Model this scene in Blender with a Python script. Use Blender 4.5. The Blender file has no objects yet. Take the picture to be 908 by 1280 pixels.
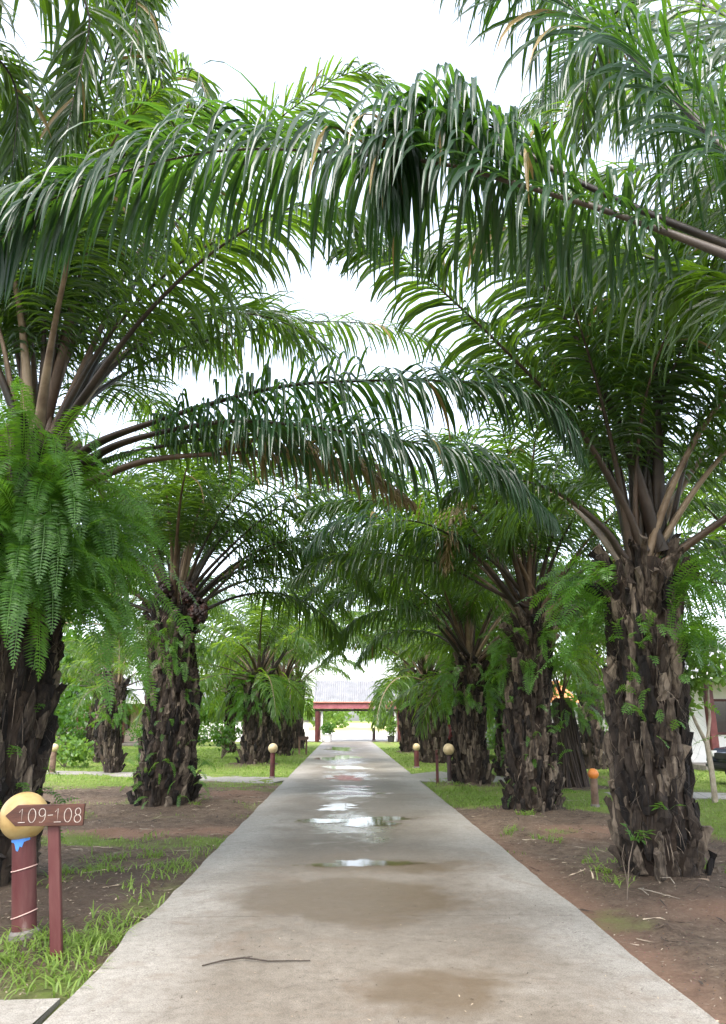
import bpy, bmesh, math, random
import numpy as np
from mathutils import Vector, Matrix
R = math.radians
scene = bpy.context.scene
COL = scene.collection
rng = np.random.default_rng(7)

# ------------------------------------------------------------------ camera
CAM_H, PITCH, YAW, FOC = 1.55, R(15.7), R(1.35), 924.0
cd = bpy.data.cameras.new('camera'); cam = bpy.data.objects.new('camera', cd); COL.objects.link(cam)
cam.location = (0, 0, CAM_H); cam.rotation_euler = (R(90) + PITCH, 0, -YAW)
cd.sensor_fit = 'VERTICAL'; cd.sensor_height = 36; cd.sensor_width = 36; cd.lens = 36 * FOC / 1280
cd.clip_end = 3000; cd.clip_start = .05
scene.camera = cam

def W(px, py, Y):
    """world point seen at photograph pixel (px,py) at distance Y down the road"""
    x = (px - 454) / FOC; y = (640 - py) / FOC
    v = (x, math.cos(PITCH) - y * math.sin(PITCH), math.sin(PITCH) + y * math.cos(PITCH))
    c, s = math.cos(-YAW), math.sin(-YAW)
    r = (v[0] * c - v[1] * s, v[0] * s + v[1] * c, v[2])
    t = Y / r[1]
    return np.array((r[0] * t, Y, CAM_H + r[2] * t))

# ------------------------------------------------------------------ helpers
def tag(o, label=None, cat=None, group=None, kind=None):
    if label: o['label'] = label
    if cat: o['category'] = cat
    if group: o['group'] = group
    if kind: o['kind'] = kind
    return o

def thing(name, label, cat, loc=(0, 0, 0), rz=0, group=None):
    o = bpy.data.objects.new(name, None); COL.objects.link(o)
    o.empty_display_size = .2
    o.location = loc; o.rotation_euler = (0, 0, rz)
    return tag(o, label, cat, group)

def npmesh(name, V, F, mats, mi=None, smooth=False, T=None):
    """mesh from numpy vertices, quads F (n,4) and optional triangles T (m,3)"""
    me = bpy.data.meshes.new(name)
    V = np.asarray(V, dtype=np.float32)
    F = np.asarray(F, dtype=np.int32).reshape(-1, 4)
    T = np.zeros((0, 3), np.int32) if T is None else np.asarray(T, dtype=np.int32).reshape(-1, 3)
    me.vertices.add(len(V)); me.vertices.foreach_set('co', V.ravel())
    nl = F.size + T.size
    me.loops.add(nl); me.loops.foreach_set('vertex_index', np.concatenate([F.ravel(), T.ravel()]))
    n = len(F) + len(T)
    me.polygons.add(n)
    st = np.concatenate([np.arange(len(F)) * 4, len(F) * 4 + np.arange(len(T)) * 3]).astype(np.int32)
    me.polygons.foreach_set('loop_start', st)
    if mi is not None: me.polygons.foreach_set('material_index', np.asarray(mi, np.int32))
    me.polygons.foreach_set('use_smooth', np.full(n, bool(smooth)))
    for m in (mats if isinstance(mats, (list, tuple)) else [mats]): me.materials.append(m)
    me.update(calc_edges=True)
    return me

def link(name, me, parent=None, loc=(0, 0, 0), rot=(0, 0, 0), sc=1):
    o = bpy.data.objects.new(name, me); COL.objects.link(o)
    o.parent = parent; o.location = loc; o.rotation_euler = rot
    o.scale = (sc, sc, sc) if not isinstance(sc, (tuple, list)) else sc
    return o

class MB:
    """collects shapes into ONE mesh"""
    def __init__(s): s.v = []; s.f = []; s.m = []; s.n = 0
    def add(s, v, f, m=0):
        v = np.asarray(v, float).reshape(-1, 3)
        for q in f: s.f.append(tuple(int(i) + s.n for i in q)); s.m.append(m)
        s.v.append(v); s.n += len(v)
    def box(s, c, size, rz=0, m=0, bev=0.0, rot=None):
        bm = bmesh.new(); bmesh.ops.create_cube(bm, size=1)
        bmesh.ops.scale(bm, vec=size, verts=bm.verts)
        if bev: bmesh.ops.bevel(bm, geom=bm.edges[:], offset=bev, segments=2, affect='EDGES')
        mt = Matrix.Translation(c) @ (rot if rot is not None else Matrix.Rotation(rz, 4, 'Z'))
        bm.transform(mt); s.bm(bm, m)
    def bm(s, bm, m=0):
        bm.verts.index_update()
        s.add([v.co[:] for v in bm.verts], [[v.index for v in f.verts] for f in bm.faces], m); bm.free()
    def tube(s, pts, rad, k=8, m=0, cap=True, squash=1.0):
        P = np.asarray(pts, float); n = len(P)
        rad = np.full(n, rad) if np.isscalar(rad) else np.asarray(rad)
        T = np.gradient(P, axis=0); T /= np.linalg.norm(T, axis=1)[:, None] + 1e-9
        ref = np.array((0, 0, 1.)) if abs(T[0][2]) < .9 else np.array((1., 0, 0))
        V = []
        for i in range(n):
            a = np.cross(T[i], ref); a /= np.linalg.norm(a) + 1e-9; b = np.cross(a, T[i])
            th = np.arange(k) * 2 * math.pi / k
            V.append(P[i] + rad[i] * (np.cos(th)[:, None] * a + squash * np.sin(th)[:, None] * b))
        V = np.concatenate(V)
        f = [(i * k + j, i * k + (j + 1) % k, (i + 1) * k + (j + 1) % k, (i + 1) * k + j) for i in range(n - 1) for j in range(k)]
        if cap: f += [tuple(range(k))[::-1], tuple((n - 1) * k + j for j in range(k))]
        s.add(V, f, m)
    def lathe(s, prof, c=(0, 0, 0), k=24, m=0):
        prof = [(max(r, 1e-4), z) for r, z in prof]; n = len(prof)
        V = [(c[0] + r * math.cos(2 * math.pi * j / k), c[1] + r * math.sin(2 * math.pi * j / k), c[2] + z) for r, z in prof for j in range(k)]
        f = [(i * k + j, i * k + (j + 1) % k, (i + 1) * k + (j + 1) % k, (i + 1) * k + j) for i in range(n - 1) for j in range(k)]
        f += [tuple(range(k))[::-1], tuple((n - 1) * k + j for j in range(k))]
        s.add(V, f, m)
    def prism(s, poly, h0, h1, axis='z', m=0):
        """extrude a 2-D polygon along an axis"""
        n = len(poly)
        def p(a, b, h): return {'z': (a, b, h), 'y': (a, h, b), 'x': (h, a, b)}[axis]
        V = [p(a, b, h0) for a, b in poly] + [p(a, b, h1) for a, b in poly]
        f = [tuple(range(n)), tuple(range(2 * n - 1, n - 1, -1))] + [(i, n + i, n + (i + 1) % n, (i + 1) % n) for i in range(n)]
        s.add(V, f, m)
    def build(s, name, mats, parent=None, smooth=False, loc=(0, 0, 0), rz=0):
        me = bpy.data.meshes.new(name)
        me.from_pydata(np.concatenate(s.v).tolist(), [], s.f)
        for mm in (mats if isinstance(mats, (list, tuple)) else [mats]): me.materials.append(mm)
        me.polygons.foreach_set('material_index', s.m)
        if smooth:
            bm = bmesh.new(); bm.from_mesh(me)
            for f in bm.faces: f.smooth = True
            for e in bm.edges:
                if len(e.link_faces) == 2 and e.calc_face_angle(0) > R(38): e.smooth = False
            bm.to_mesh(me); bm.free()
        me.update()
        return link(name, me, parent, loc, (0, 0, rz))

def norm(a): return a / (np.linalg.norm(a, axis=-1, keepdims=True) + 1e-9)

def spline(ctrl, M):
    P = np.asarray(ctrl, float)
    Q = np.vstack([2 * P[0] - P[1], P, 2 * P[-1] - P[-2]])
    out = []
    for i in range(1, len(Q) - 2):
        t = np.linspace(0, 1, 16, endpoint=False)[:, None]
        p0, p1, p2, p3 = Q[i - 1], Q[i], Q[i + 1], Q[i + 2]
        out.append(.5 * (2 * p1 + (p2 - p0) * t + (2 * p0 - 5 * p1 + 4 * p2 - p3) * t ** 2 + (3 * p1 - p0 - 3 * p2 + p3) * t ** 3))
    C = np.vstack(out + [P[-1:]])
    d = np.r_[0, np.cumsum(np.linalg.norm(np.diff(C, axis=0), axis=1))]
    s = np.linspace(0, d[-1], M)
    return np.stack([np.interp(s, d, C[:, k]) for k in range(3)], 1), d[-1]

# ------------------------------------------------------------------ materials
def mat(name):
    m = bpy.data.materials.new(name); m.use_nodes = True
    nt = m.node_tree; nt.nodes.clear()
    return m, nt, nt.nodes, nt.links

def N(nt, typ, **kw):
    n = nt.nodes.new(typ)
    for k, v in kw.items():
        if k.startswith('i_'):
            key = k[2:]; key = int(key) if key.isdigit() else key.replace('_', ' ')
            n.inputs[key].default_value = v
        else: setattr(n, k, v)
    return n

def ramp(nt, stops, interp='LINEAR'):
    r = nt.nodes.new('ShaderNodeValToRGB'); r.color_ramp.interpolation = interp
    el = r.color_ramp.elements
    while len(el) < len(stops): el.new(.5)
    for e, (p, c) in zip(el, stops):
        e.position = p; e.color = (*c, 1) if len(c) == 3 else c
    return r

def noise(nt, scale, detail=4, rough=.6, co=None, dist=0):
    n = N(nt, 'ShaderNodeTexNoise'); n.inputs['Scale'].default_value = scale
    n.inputs['Detail'].default_value = detail; n.inputs['Roughness'].default_value = rough; n.inputs['Distortion'].default_value = dist
    if co is not None: nt.links.new(co, n.inputs['Vector'])
    return n

def mixc(nt, fac, a, b, blend='MIX'):
    m = nt.nodes.new('ShaderNodeMix'); m.data_type = 'RGBA'; m.blend_type = blend
    for sock, val in ((m.inputs[0], fac), (m.inputs[6], a), (m.inputs[7], b)):
        if hasattr(val, 'links') or hasattr(val, 'is_linked'): nt.links.new(val, sock)
        elif isinstance(val, (int, float)): sock.default_value = val
        else: sock.default_value = (*val, 1)
    return m.outputs[2]

def math_(nt, op, a, b=0.0, clamp=False):
    m = nt.nodes.new('ShaderNodeMath'); m.operation = op; m.use_clamp = clamp
    for s, v in ((m.inputs[0], a), (m.inputs[1], b)):
        if isinstance(v, (int, float)): s.default_value = v
        else: nt.links.new(v, s)
    return m.outputs[0]

def leaf_mat(name, dark, light, trans, tfac=.4, rough=.38, tip=None, objvar=.35, coat=0.0):
    m, nt, nd, lk = mat(name)
    geo = N(nt, 'ShaderNodeNewGeometry'); oi = N(nt, 'ShaderNodeObjectInfo')
    mixr = math_(nt, 'ADD', math_(nt, 'MULTIPLY', geo.outputs['Random Per Island'], 1 - objvar), math_(nt, 'MULTIPLY', oi.outputs['Random'], objvar))
    tc = N(nt, 'ShaderNodeTexCoord')
    nz = noise(nt, 2.2, 3, .6, tc.outputs['Object'])
    f = math_(nt, 'ADD', math_(nt, 'MULTIPLY', mixr, .75), math_(nt, 'MULTIPLY', nz.outputs[0], .35), True)
    c = mixc(nt, f, dark, light)
    t = mixc(nt, f, tuple(x * .75 for x in trans), tuple(min(1, x * 1.25) for x in trans))
    if tip is not None:   # a share of leaflets dry and yellow
        g = math_(nt, 'GREATER_THAN', geo.outputs['Random Per Island'], .992)
        c = mixc(nt, g, c, tip); t = mixc(nt, g, t, tip)
    b = N(nt, 'ShaderNodeBsdfPrincipled'); lk.new(c, b.inputs['Base Color'])
    b.inputs['Roughness'].default_value = rough; b.inputs['Specular IOR Level'].default_value = .42
    tr = N(nt, 'ShaderNodeBsdfTranslucent'); lk.new(t, tr.inputs['Color'])
    mx = N(nt, 'ShaderNodeMixShader'); mx.inputs[0].default_value = tfac
    lk.new(b.outputs[0], mx.inputs[1]); lk.new(tr.outputs[0], mx.inputs[2])
    out = N(nt, 'ShaderNodeOutputMaterial'); lk.new(mx.outputs[0], out.inputs[0])
    return m

def solid(name, cols, scale=6, rough=.7, bump=.2, bscale=30, detail=5, spec=.4, stretch=None, island=0.0, metal=0, objvar=0.0):
    """noise-mottled surface; cols are 2-4 colours along a ramp"""
    m, nt, nd, lk = mat(name)
    tc = N(nt, 'ShaderNodeTexCoord'); co = tc.outputs['Object']
    if stretch:
        mp = N(nt, 'ShaderNodeMapping'); mp.inputs['Scale'].default_value = stretch; lk.new(co, mp.inputs['Vector']); co = mp.outputs[0]
    nz = noise(nt, scale, detail, .62, co, .3)
    f = math_(nt, 'MULTIPLY_ADD', nz.outputs[0], 1.0); f.node.inputs[2].default_value = 0
    if island:
        geo = N(nt, 'ShaderNodeNewGeometry')
        f = math_(nt, 'ADD', math_(nt, 'MULTIPLY', f, 1 - island), math_(nt, 'MULTIPLY', geo.outputs['Random Per Island'], island))
    if objvar:
        oi = N(nt, 'ShaderNodeObjectInfo')
        f = math_(nt, 'ADD', math_(nt, 'MULTIPLY', f, 1 - objvar), math_(nt, 'MULTIPLY', oi.outputs['Random'], objvar))
    k = len(cols); lo, hi = .28, .72
    rp = ramp(nt, [(lo + (hi - lo) * i / (k - 1), c) for i, c in enumerate(cols)])
    lk.new(f, rp.inputs[0])
    b = N(nt, 'ShaderNodeBsdfPrincipled'); lk.new(rp.outputs[0], b.inputs['Base Color'])
    b.inputs['Roughness'].default_value = rough; b.inputs['Specular IOR Level'].default_value = spec; b.inputs['Metallic'].default_value = metal
    if bump:
        n2 = noise(nt, bscale, 6, .65, co)
        bp = N(nt, 'ShaderNodeBump'); bp.inputs['Strength'].default_value = bump; bp.inputs['Distance'].default_value = .02
        lk.new(n2.outputs[0], bp.inputs['Height']); lk.new(bp.outputs[0], b.inputs['Normal'])
    out = N(nt, 'ShaderNodeOutputMaterial'); lk.new(b.outputs[0], out.inputs[0])
    return m

M = {}
M['leaf'] = leaf_mat('palm_leaf', (.006, .020, .008), (.021, .054, .010), (.19, .35, .018), .36, .34, (.24, .17, .06))
M['leaf_dark'] = leaf_mat('dark_palm_leaf', (.005, .021, .010), (.016, .050, .016), (.11, .26, .02), .30, .34, (.24, .17, .06))  # darker, less translucent copy of the palm leaf for selected arching fronds
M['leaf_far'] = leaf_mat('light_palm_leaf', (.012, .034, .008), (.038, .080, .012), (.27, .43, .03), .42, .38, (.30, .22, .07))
M['leaf_dry'] = leaf_mat('dry_palm_leaf', (.12, .08, .045), (.16, .13, .05), (.22, .17, .05), .35, .55)
M['rachis'] = solid('palm_rachis', [(.016, .013, .008), (.05, .032, .02), (.11, .072, .045), (.24, .18, .115)], 3, .5, .15, 40, stretch=(1, 1, 1), objvar=.45)
M['rachis_tan'] = solid('tan_rachis', [(.06, .036, .022), (.15, .10, .066), (.26, .19, .13)], 3, .55, .15, 40, objvar=.3)
M['rachis_dark'] = solid('dark_rachis', [(.010, .008, .006), (.030, .021, .015), (.07, .05, .036)], 3, .5, .15, 40, objvar=.3)
M['fern'] = leaf_mat('fern_leaf', (.018, .065, .013), (.070, .17, .024), (.20, .42, .022), .4, .42, objvar=.3)
M['broad'] = leaf_mat('broad_leaf', (.022, .065, .012), (.06, .145, .02), (.18, .36, .02), .35, .35, objvar=.45)
M['broad_pale'] = leaf_mat('pale_broad_leaf', (.05, .11, .02), (.10, .19, .035), (.28, .44, .06), .45, .4, objvar=.3)
M['red_leaf'] = leaf_mat('red_leaf', (.08, .015, .02), (.2, .04, .04), (.3, .05, .05), .3, .4)
M['grass'] = leaf_mat('grass_blade', (.075, .14, .02), (.19, .265, .055), (.27, .42, .06), .4, .5, objvar=.1)
M['core'] = solid('palm_fibre', [(.008, .006, .005), (.03, .02, .014), (.07, .05, .035)], 9, .95, .6, 40, stretch=(1, 1, .3))
M['stub'] = solid('leaf_base', [(.004, .003, .003), (.016, .011, .008), (.045, .033, .024), (.17, .135, .10)], 18, .95, .9, 34, stretch=(1, 1, .2), island=.42)
M['bark'] = solid('bark', [(.05, .04, .03), (.13, .1, .075), (.24, .2, .16)], 6, .9, .5, 20, stretch=(1, 1, .3))
M['bark_pale'] = solid('pale_bark', [(.16, .13, .1), (.27, .23, .18), (.38, .34, .28)], 7, .85, .3, 20)
M['fruit'] = solid('palm_fruit', [(.006, .004, .004), (.02, .009, .007), (.07, .02, .012)], 9, .5, .4, 40)
M['moss'] = solid('moss', [(.05, .11, .015), (.11, .22, .03)], 20, .95, .8, 90)
M['maroon'] = solid('maroon_paint', [(.04, .008, .008), (.075, .016, .015), (.11, .032, .03)], 4, .5, .1, 60)
M['maroon_worn'] = solid('worn_maroon_paint', [(.055, .009, .010), (.075, .016, .016), (.10, .034, .03), (.26, .2, .18)], 5, .55, .12, 50, stretch=(1, 1, .25))
M['wood_sign'] = solid('stained_board', [(.028, .010, .006), (.065, .022, .012), (.105, .042, .024)], 7, .5, .25, 60, stretch=(.5, 1, 3))
M['paint_white'] = solid('white_lettering', [(.26, .21, .18), (.5, .45, .4)], 25, .7, .1)
M['globe_yellow'] = solid('yellowed_globe', [(.16, .095, .035), (.40, .27, .105), (.54, .42, .2)], 3.2, .42, .05, 40)
M['globe_cream'] = solid('cream_globe', [(.38, .28, .14), (.56, .46, .28)], 4, .4, .03)
M['globe_orange'] = solid('orange_globe', [(.5, .14, .03), (.72, .27, .06)], 5, .4, .03)
M['tape'] = solid('blue_tape', [(.04, .16, .48), (.09, .28, .66)], 9, .4, .05)
M['cord'] = solid('pink_cord', [(.45, .28, .24), (.62, .45, .4)], 9, .7, .1)
M['conc_base'] = solid('concrete_footing', [(.09, .08, .07), (.19, .17, .15)], 8, .9, .3)
M['post_brown'] = solid('brown_post', [(.05, .03, .02), (.14, .085, .06), (.2, .14, .1)], 6, .7, .3)
M['post_dark'] = solid('dark_post', [(.015, .010, .010), (.05, .022, .02)], 6, .6, .2)
M['white_wall'] = solid('white_render', [(.62, .61, .58), (.8, .79, .77)], 1.2, .8, .1)
M['cream_wall'] = solid('peach_render', [(.55, .42, .33), (.68, .54, .44)], 1.2, .8, .1)
M['grey_wall'] = solid('grey_block', [(.2, .19, .18), (.36, .34, .32)], 2, .9, .3)
M['roof_white'] = solid('pale_roof_sheet', [(.15, .15, .155), (.22, .22, .225)], 1.5, .5, .05)
M['roof_grey'] = solid('grey_roof_sheet', [(.16, .16, .17), (.3, .3, .31)], 1.5, .6, .1)
M['roof_orange'] = solid('orange_roof_tile', [(.42, .13, .045), (.62, .22, .08)], 6, .7, .3, 14)
M['red_band'] = solid('red_fascia', [(.2, .05, .06), (.3, .1, .11)], 2, .6, .05)
M['dark_gap'] = solid('dark_interior', [(.012, .012, .013), (.03, .03, .03)], 2, .8, 0)
M['blue_wall'] = solid('blue_white_wall', [(.42, .5, .6), (.62, .68, .75)], 2, .7, .05)
M['pot_white'] = solid('white_pot', [(.55, .54, .52), (.75, .74, .72)], 5, .5, .05)
M['pot_dark'] = solid('dark_pot', [(.015, .015, .016), (.04, .04, .04)], 5, .6, .05)
M['car_blue'] = solid('dark_blue_paint', [(.012, .018, .035), (.02, .028, .05)], 1, .18, 0, spec=.6)
M['car_silver'] = solid('silver_paint', [(.42, .42, .42), (.5, .5, .5)], 1, .25, 0, spec=.6, metal=.4)
M['glass'] = solid('tinted_glass', [(.01, .012, .013), (.02, .022, .024)], 1, .04, 0, spec=.9)
M['rubber'] = solid('rubber', [(.012, .012, .012), (.025, .025, .025)], 8, .8, .1)
M['chrome'] = solid('bright_metal', [(.5, .5, .5), (.6, .6, .6)], 3, .25, 0, metal=1)
M['lamp_lens'] = solid('lamp_lens', [(.6, .6, .58), (.75, .75, .72)], 3, .1, 0, spec=.8)
M['twig'] = solid('twig', [(.02, .015, .012), (.06, .045, .035)], 20, .9, .2)
M['litter'] = solid('leaf_litter', [(.04, .028, .02), (.13, .09, .062), (.36, .29, .21)], 9, .9, 0, island=.8)

# ------------------------------------------------------------------ palm fronds
def frond_geo(ctrl, seed, n=85, lmax=.9, K=4, wide=.045, roll=0, twist=0, grav=.6, t0=.2, fold=True, miss=.04, spread=1.0, rw=.055, rt=.04, side=None, jit=1.0):
    """leaflets and rachis of one feather frond whose midrib follows ctrl"""
    g = np.random.default_rng(seed)
    Mn = 48
    C, L = spline(ctrl, Mn)
    T = norm(np.gradient(C, axis=0))
    h = C[-1] - C[0]; h[2] = 0
    if side is None:
        if np.linalg.norm(h) < .05: h = np.array((1., 0, 0))
        S0 = norm(np.cross(norm(h), (0, 0, 1.)))
    else: S0 = np.asarray(side, float)
    S = norm(S0 - T * (T @ S0)[:, None]); Nn = np.cross(S, T)
    tt = np.linspace(0, 1, Mn); a = roll + twist * tt
    S, Nn = S * np.cos(a)[:, None] + Nn * np.sin(a)[:, None], Nn * np.cos(a)[:, None] - S * np.sin(a)[:, None]
    # --- rachis: broad flat petiole thinning to the tip
    k = 8
    w = np.interp(tt, [0, .04, t0, .6, 1], [1.7, 1.25, .62, .32, .06]) * rw
    th = np.interp(tt, [0, .04, t0, .6, 1], [1.3, 1.0, .62, .36, .08]) * rt
    ang = np.arange(k) * 2 * math.pi / k
    RV = (C[:, None, :] + (w[:, None] * np.cos(ang))[..., None] * S[:, None, :] + (th[:, None] * np.sin(ang))[..., None] * Nn[:, None, :]).reshape(-1, 3)
    i = np.arange(Mn - 1)[:, None] * k; j = np.arange(k)[None, :]; j2 = (j + 1) % k
    RF = np.stack([i + j, i + j2, i + k + j2, i + k + j], -1).reshape(-1, 4)
    # --- leaflets
    u = (np.repeat(np.linspace(0.0, 1, n), 2) + g.uniform(-.5, .5, 2 * n) / n).clip(0, 1)
    sg = np.tile([1., -1.], n)
    keep = g.random(2 * n) > miss
    gaps = g.random(6)
    for q in gaps: keep &= ~((np.abs(u - q) < .008) & (g.random(2 * n) < .8))
    u, sg = u[keep], sg[keep]; m = len(u)
    t = t0 + (1 - t0) * u; ix = t * (Mn - 1); i0 = np.minimum(ix.astype(int), Mn - 2); fr = (ix - i0)[:, None]
    def at(A): return A[i0] * (1 - fr) + A[i0 + 1] * fr
    P, Tt, Ss, Ns = at(C), norm(at(T)), norm(at(S)), norm(at(Nn))
    P = P + Ss * (sg * np.interp(t, tt, w) * .8)[:, None]
    ln = lmax * np.interp(u, [0, .06, .3, .6, .85, 1], [.3, .62, 1, .96, .7, .34]) * g.uniform(.86, 1.12, m)
    al = np.radians(np.interp(u, [0, .5, 1], [78, 60, 22]) + g.normal(0, 10 * jit, m)) * spread
    be = np.radians(np.choose(g.integers(0, 3, m), [32, 4, -18] if lmax < .8 or wide < .044 else [10, -6, -26]) + g.normal(0, 13 * jit, m))
    d = norm(Tt * np.cos(al)[:, None] + np.sin(al)[:, None] * (Ss * (sg * np.cos(be))[:, None] + Ns * np.sin(be)[:, None]))
    prof = np.interp(np.linspace(0, 1, K + 1), [0, .18, .45, .75, 1], [.45, .95, 1, .72, .03])
    wd = wide * (.55 + .45 * ln / lmax) * g.uniform(.8, 1.15, m)
    gr = grav * g.uniform(.55, 1.5, m)
    cols = 3 if fold else 2
    V = np.zeros((m, K + 1, cols, 3)); p = P.copy()
    tw0 = g.normal(0, .45 * jit, m); tw1 = g.normal(0, .7 * jit, m); kink = g.random(m) < .12; kk = g.integers(1, max(2, K), m)
    for q in range(K + 1):
        wv = norm(Tt - d * np.sum(Tt * d, 1)[:, None]); nv = np.cross(wv, d)
        ta = (tw0 * min(1, q / K * 3) + tw1 * q / K)[:, None]; wv, nv = wv * np.cos(ta) + nv * np.sin(ta), nv * np.cos(ta) - wv * np.sin(ta)
        hw = (wd * prof[q] * .5)[:, None]
        if fold:
            V[:, q, 0] = p - wv * hw + nv * hw * .38; V[:, q, 1] = p; V[:, q, 2] = p + wv * hw + nv * hw * .38
        else:
            V[:, q, 0] = p - wv * hw; V[:, q, 1] = p + wv * hw
        p = p + d * (ln / K)[:, None]
        f_ = gr * (.45 + 1.5 * q / K) * 4 / K
        f_ = np.where(kink & (kk == q), f_ + 1.1, f_)
        d = d.copy(); d[:, 2] -= f_; d = norm(d)
    c = cols; q0 = np.arange(m)[:, None, None] * (K + 1) * c + np.arange(K)[None, :, None] * c + np.arange(c - 1)[None, None, :]
    LF = np.stack([q0, q0 + 1, q0 + c + 1, q0 + c], -1).reshape(-1, 4)
    return RV, RF, V.reshape(-1, 3), LF

def frond_pair(ctrl, seed, mats=('leaf', 'rachis'), **kw):
    RV, RF, LV, LF = frond_geo(ctrl, seed, **kw)
    return npmesh('frond', LV, LF, M[mats[0]]), npmesh('rachis', RV, RF, M[mats[1]], smooth=True)

def frond_single(ctrl, seed, mats=('leaf_far', 'rachis'), **kw):
    RV, RF, LV, LF = frond_geo(ctrl, seed, **kw)
    return npmesh('frond', np.vstack([LV, RV]), np.vstack([LF, RF + len(LV)]), [M[mats[0]], M[mats[1]]], mi=np.r_[np.zeros(len(LF)), np.ones(len(RF))])

def arc(e0, bend, L, g):
    """control points of a frond heading +X, starting at elevation e0 and bending over"""
    n = 12; p = np.zeros(3); pts = [p.copy()]; yaw = 0; dy = g.normal(0, .02)
    for i in range(n):
        s = (i + .5) / n
        e = R(e0 - bend * s ** 1.7); yaw += dy
        p = p + (L / n) * np.array((math.cos(e) * math.cos(yaw), math.cos(e) * math.sin(yaw), math.sin(e)))
        pts.append(p.copy())
    return pts

CLASS_E = [86, 78, 68, 58, 47, 35, 22, 8]
NEAR, FAR = {}, {}
g0 = np.random.default_rng(21)
for e in CLASS_E:
    for v in range(2):
        b = (62 if e > 70 else 78 if e > 40 else 70) * g0.uniform(.9, 1.25)
        a_ = arc(e, b, 5.0, g0)
        NEAR[(e, v)] = frond_pair(a_, int(e * 10 + v), n=128, K=5, lmax=.98, wide=.037, grav=.58, t0=.3, rw=.062, rt=.048, roll=g0.normal(0, .25), twist=g0.normal(0, .5))
        if v == 0 or e < 60:
            FAR[(e, v)] = frond_single(a_, int(e * 10 + v + 5), n=72, K=4, lmax=1.0, wide=.06, grav=.6, t0=.28, rw=.065, fold=False, roll=g0.normal(0, .25), twist=g0.normal(0, .5))
    FAR.setdefault((e, 1), FAR[(e, 0)])

# ------------------------------------------------------------------ palm trunks
def trunk_mesh(H, lean, r0, r1, seed, detail=1.0):
    """fibrous core wrapped by a spiral of old leaf bases; one mesh"""
    g = np.random.default_rng(seed); b = MB()
    k = 22; n = 24; V = []
    cx = lambda z: np.array((lean[0] * (z / H) + .05 * math.sin(z * 1.7 + seed), lean[1] * (z / H), 0))
    rad = lambda z: np.interp(z / H, [0, .06, .2, .6, .9, 1], [r0 * 1.12, r0 * 1.02, r0 * .94, (r0 + r1) * .47, r1, r1 * .8])
    for i in range(n + 1):
        z = H * i / n - .12 * (i == 0)
        for j in range(k):
            a = 2 * math.pi * j / k
            r = rad(max(z, 0)) * .86 * (1 + .07 * g.normal())
            V.append(cx(z) + np.array((r * math.cos(a), r * math.sin(a), z)))
    f = [(i * k + j, i * k + (j + 1) % k, (i + 1) * k + (j + 1) % k, (i + 1) * k + j) for i in range(n) for j in range(k)]
    f.append(tuple(n * k + j for j in range(k)))
    b.add(V, f, 0)
    ns = int(H * 84 * detail)
    for i in range(ns):
        s = (i + .5) / ns; z = H * s * .99; a = i * 2.39996 + g.normal(0, .2)
        z += g.normal(0, .05); z = max(z, 0)
        r = rad(z) * g.uniform(.78, .92)
        up = s > .82
        ln = (g.uniform(.26, .50) if not up else g.uniform(.28, .55)) * (1 if s > .06 else .8)
        tilt = R(g.normal(7, 5) + 16 * (s < .12)) if not up else R(g.normal(26, 8))
        wd = g.uniform(.042, .088) * (r0 / .5) ** .6; tk = g.uniform(.03, .085)
        if g.random() < .1: continue
        ro = np.array((math.cos(a), math.sin(a), 0)); ta = np.array((-math.sin(a), math.cos(a), 0)) + np.array((0, 0, g.normal(0, .18)))
        upv = np.array((0, 0, 1.))
        base = cx(z) + ro * r + upv * z
        ring = []
        m_ = 5
        for q in range(m_ + 1):
            t = q / m_
            dirv = upv * math.cos(tilt * (0.3 + t)) + ro * math.sin(tilt * (0.3 + t))
            c = base + dirv * (ln * (t - .35)) + ro * (.012 + .02 * math.sin(math.pi * t))
            ww = wd * np.interp(t, [0, .3, .75, 1], [1.05, 1.0, .72, .52]); tt = tk * np.interp(t, [0, .4, 1], [.6, 1, .8])
            od = ro * math.cos(tilt) - upv * math.sin(tilt)
            jit = g.normal(0, .009 if q < m_ else .016, (6, 3))
            pr = np.array([c - ta * ww, c - ta * ww * .55 + od * tt, c + ta * 0 + od * tt * 1.25, c + ta * ww * .55 + od * tt, c + ta * ww, c - od * tt * .5])
            ring.append(pr + jit)
        VV = np.concatenate(ring)
        if s < .16: VV[:, 2] = np.maximum(VV[:, 2], -.1)
        if g.random() < .25: VV = VV + g.normal(0, .008, VV.shape)
        ff = [(q * 6 + j, q * 6 + (j + 1) % 6, (q + 1) * 6 + (j + 1) % 6, (q + 1) * 6 + j) for q in range(m_) for j in range(6)]
        ff += [tuple(range(5, -1, -1)), tuple(m_ * 6 + j for j in range(6))]
        b.add(VV, ff, 1)
    for i in range(int(1500 * detail)):                    # loose fibres and rootlets
        s = g.random() ** .8; z = H * s; a = g.uniform(0, 2 * math.pi); r = rad(z) * 1.0
        p = cx(z) + np.array((math.cos(a) * r, math.sin(a) * r, z)); d = np.array((math.cos(a) * .4, math.sin(a) * .4, g.normal(0, 1))) ; d /= np.linalg.norm(d)
        l = g.uniform(.05, .3) * (.5 + g.random()); w = np.array((-math.sin(a), math.cos(a), 0)) * .004
        q = p + d * l; q[2] = max(q[2], 0)
        mid = (p + q) / 2 + np.array((math.cos(a), math.sin(a), 0)) * .03
        b.add([p - w, p + w, mid + w, mid - w, q + w * .3, q - w * .3], [(0, 1, 2, 3), (3, 2, 4, 5)], 1)
    me = bpy.data.meshes.new('trunk'); me.from_pydata(np.concatenate(b.v).tolist(), [], b.f)
    me.materials.append(M['core']); me.materials.append(M['stub']); me.polygons.foreach_set('material_index', b.m); me.update()
    return me

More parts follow.
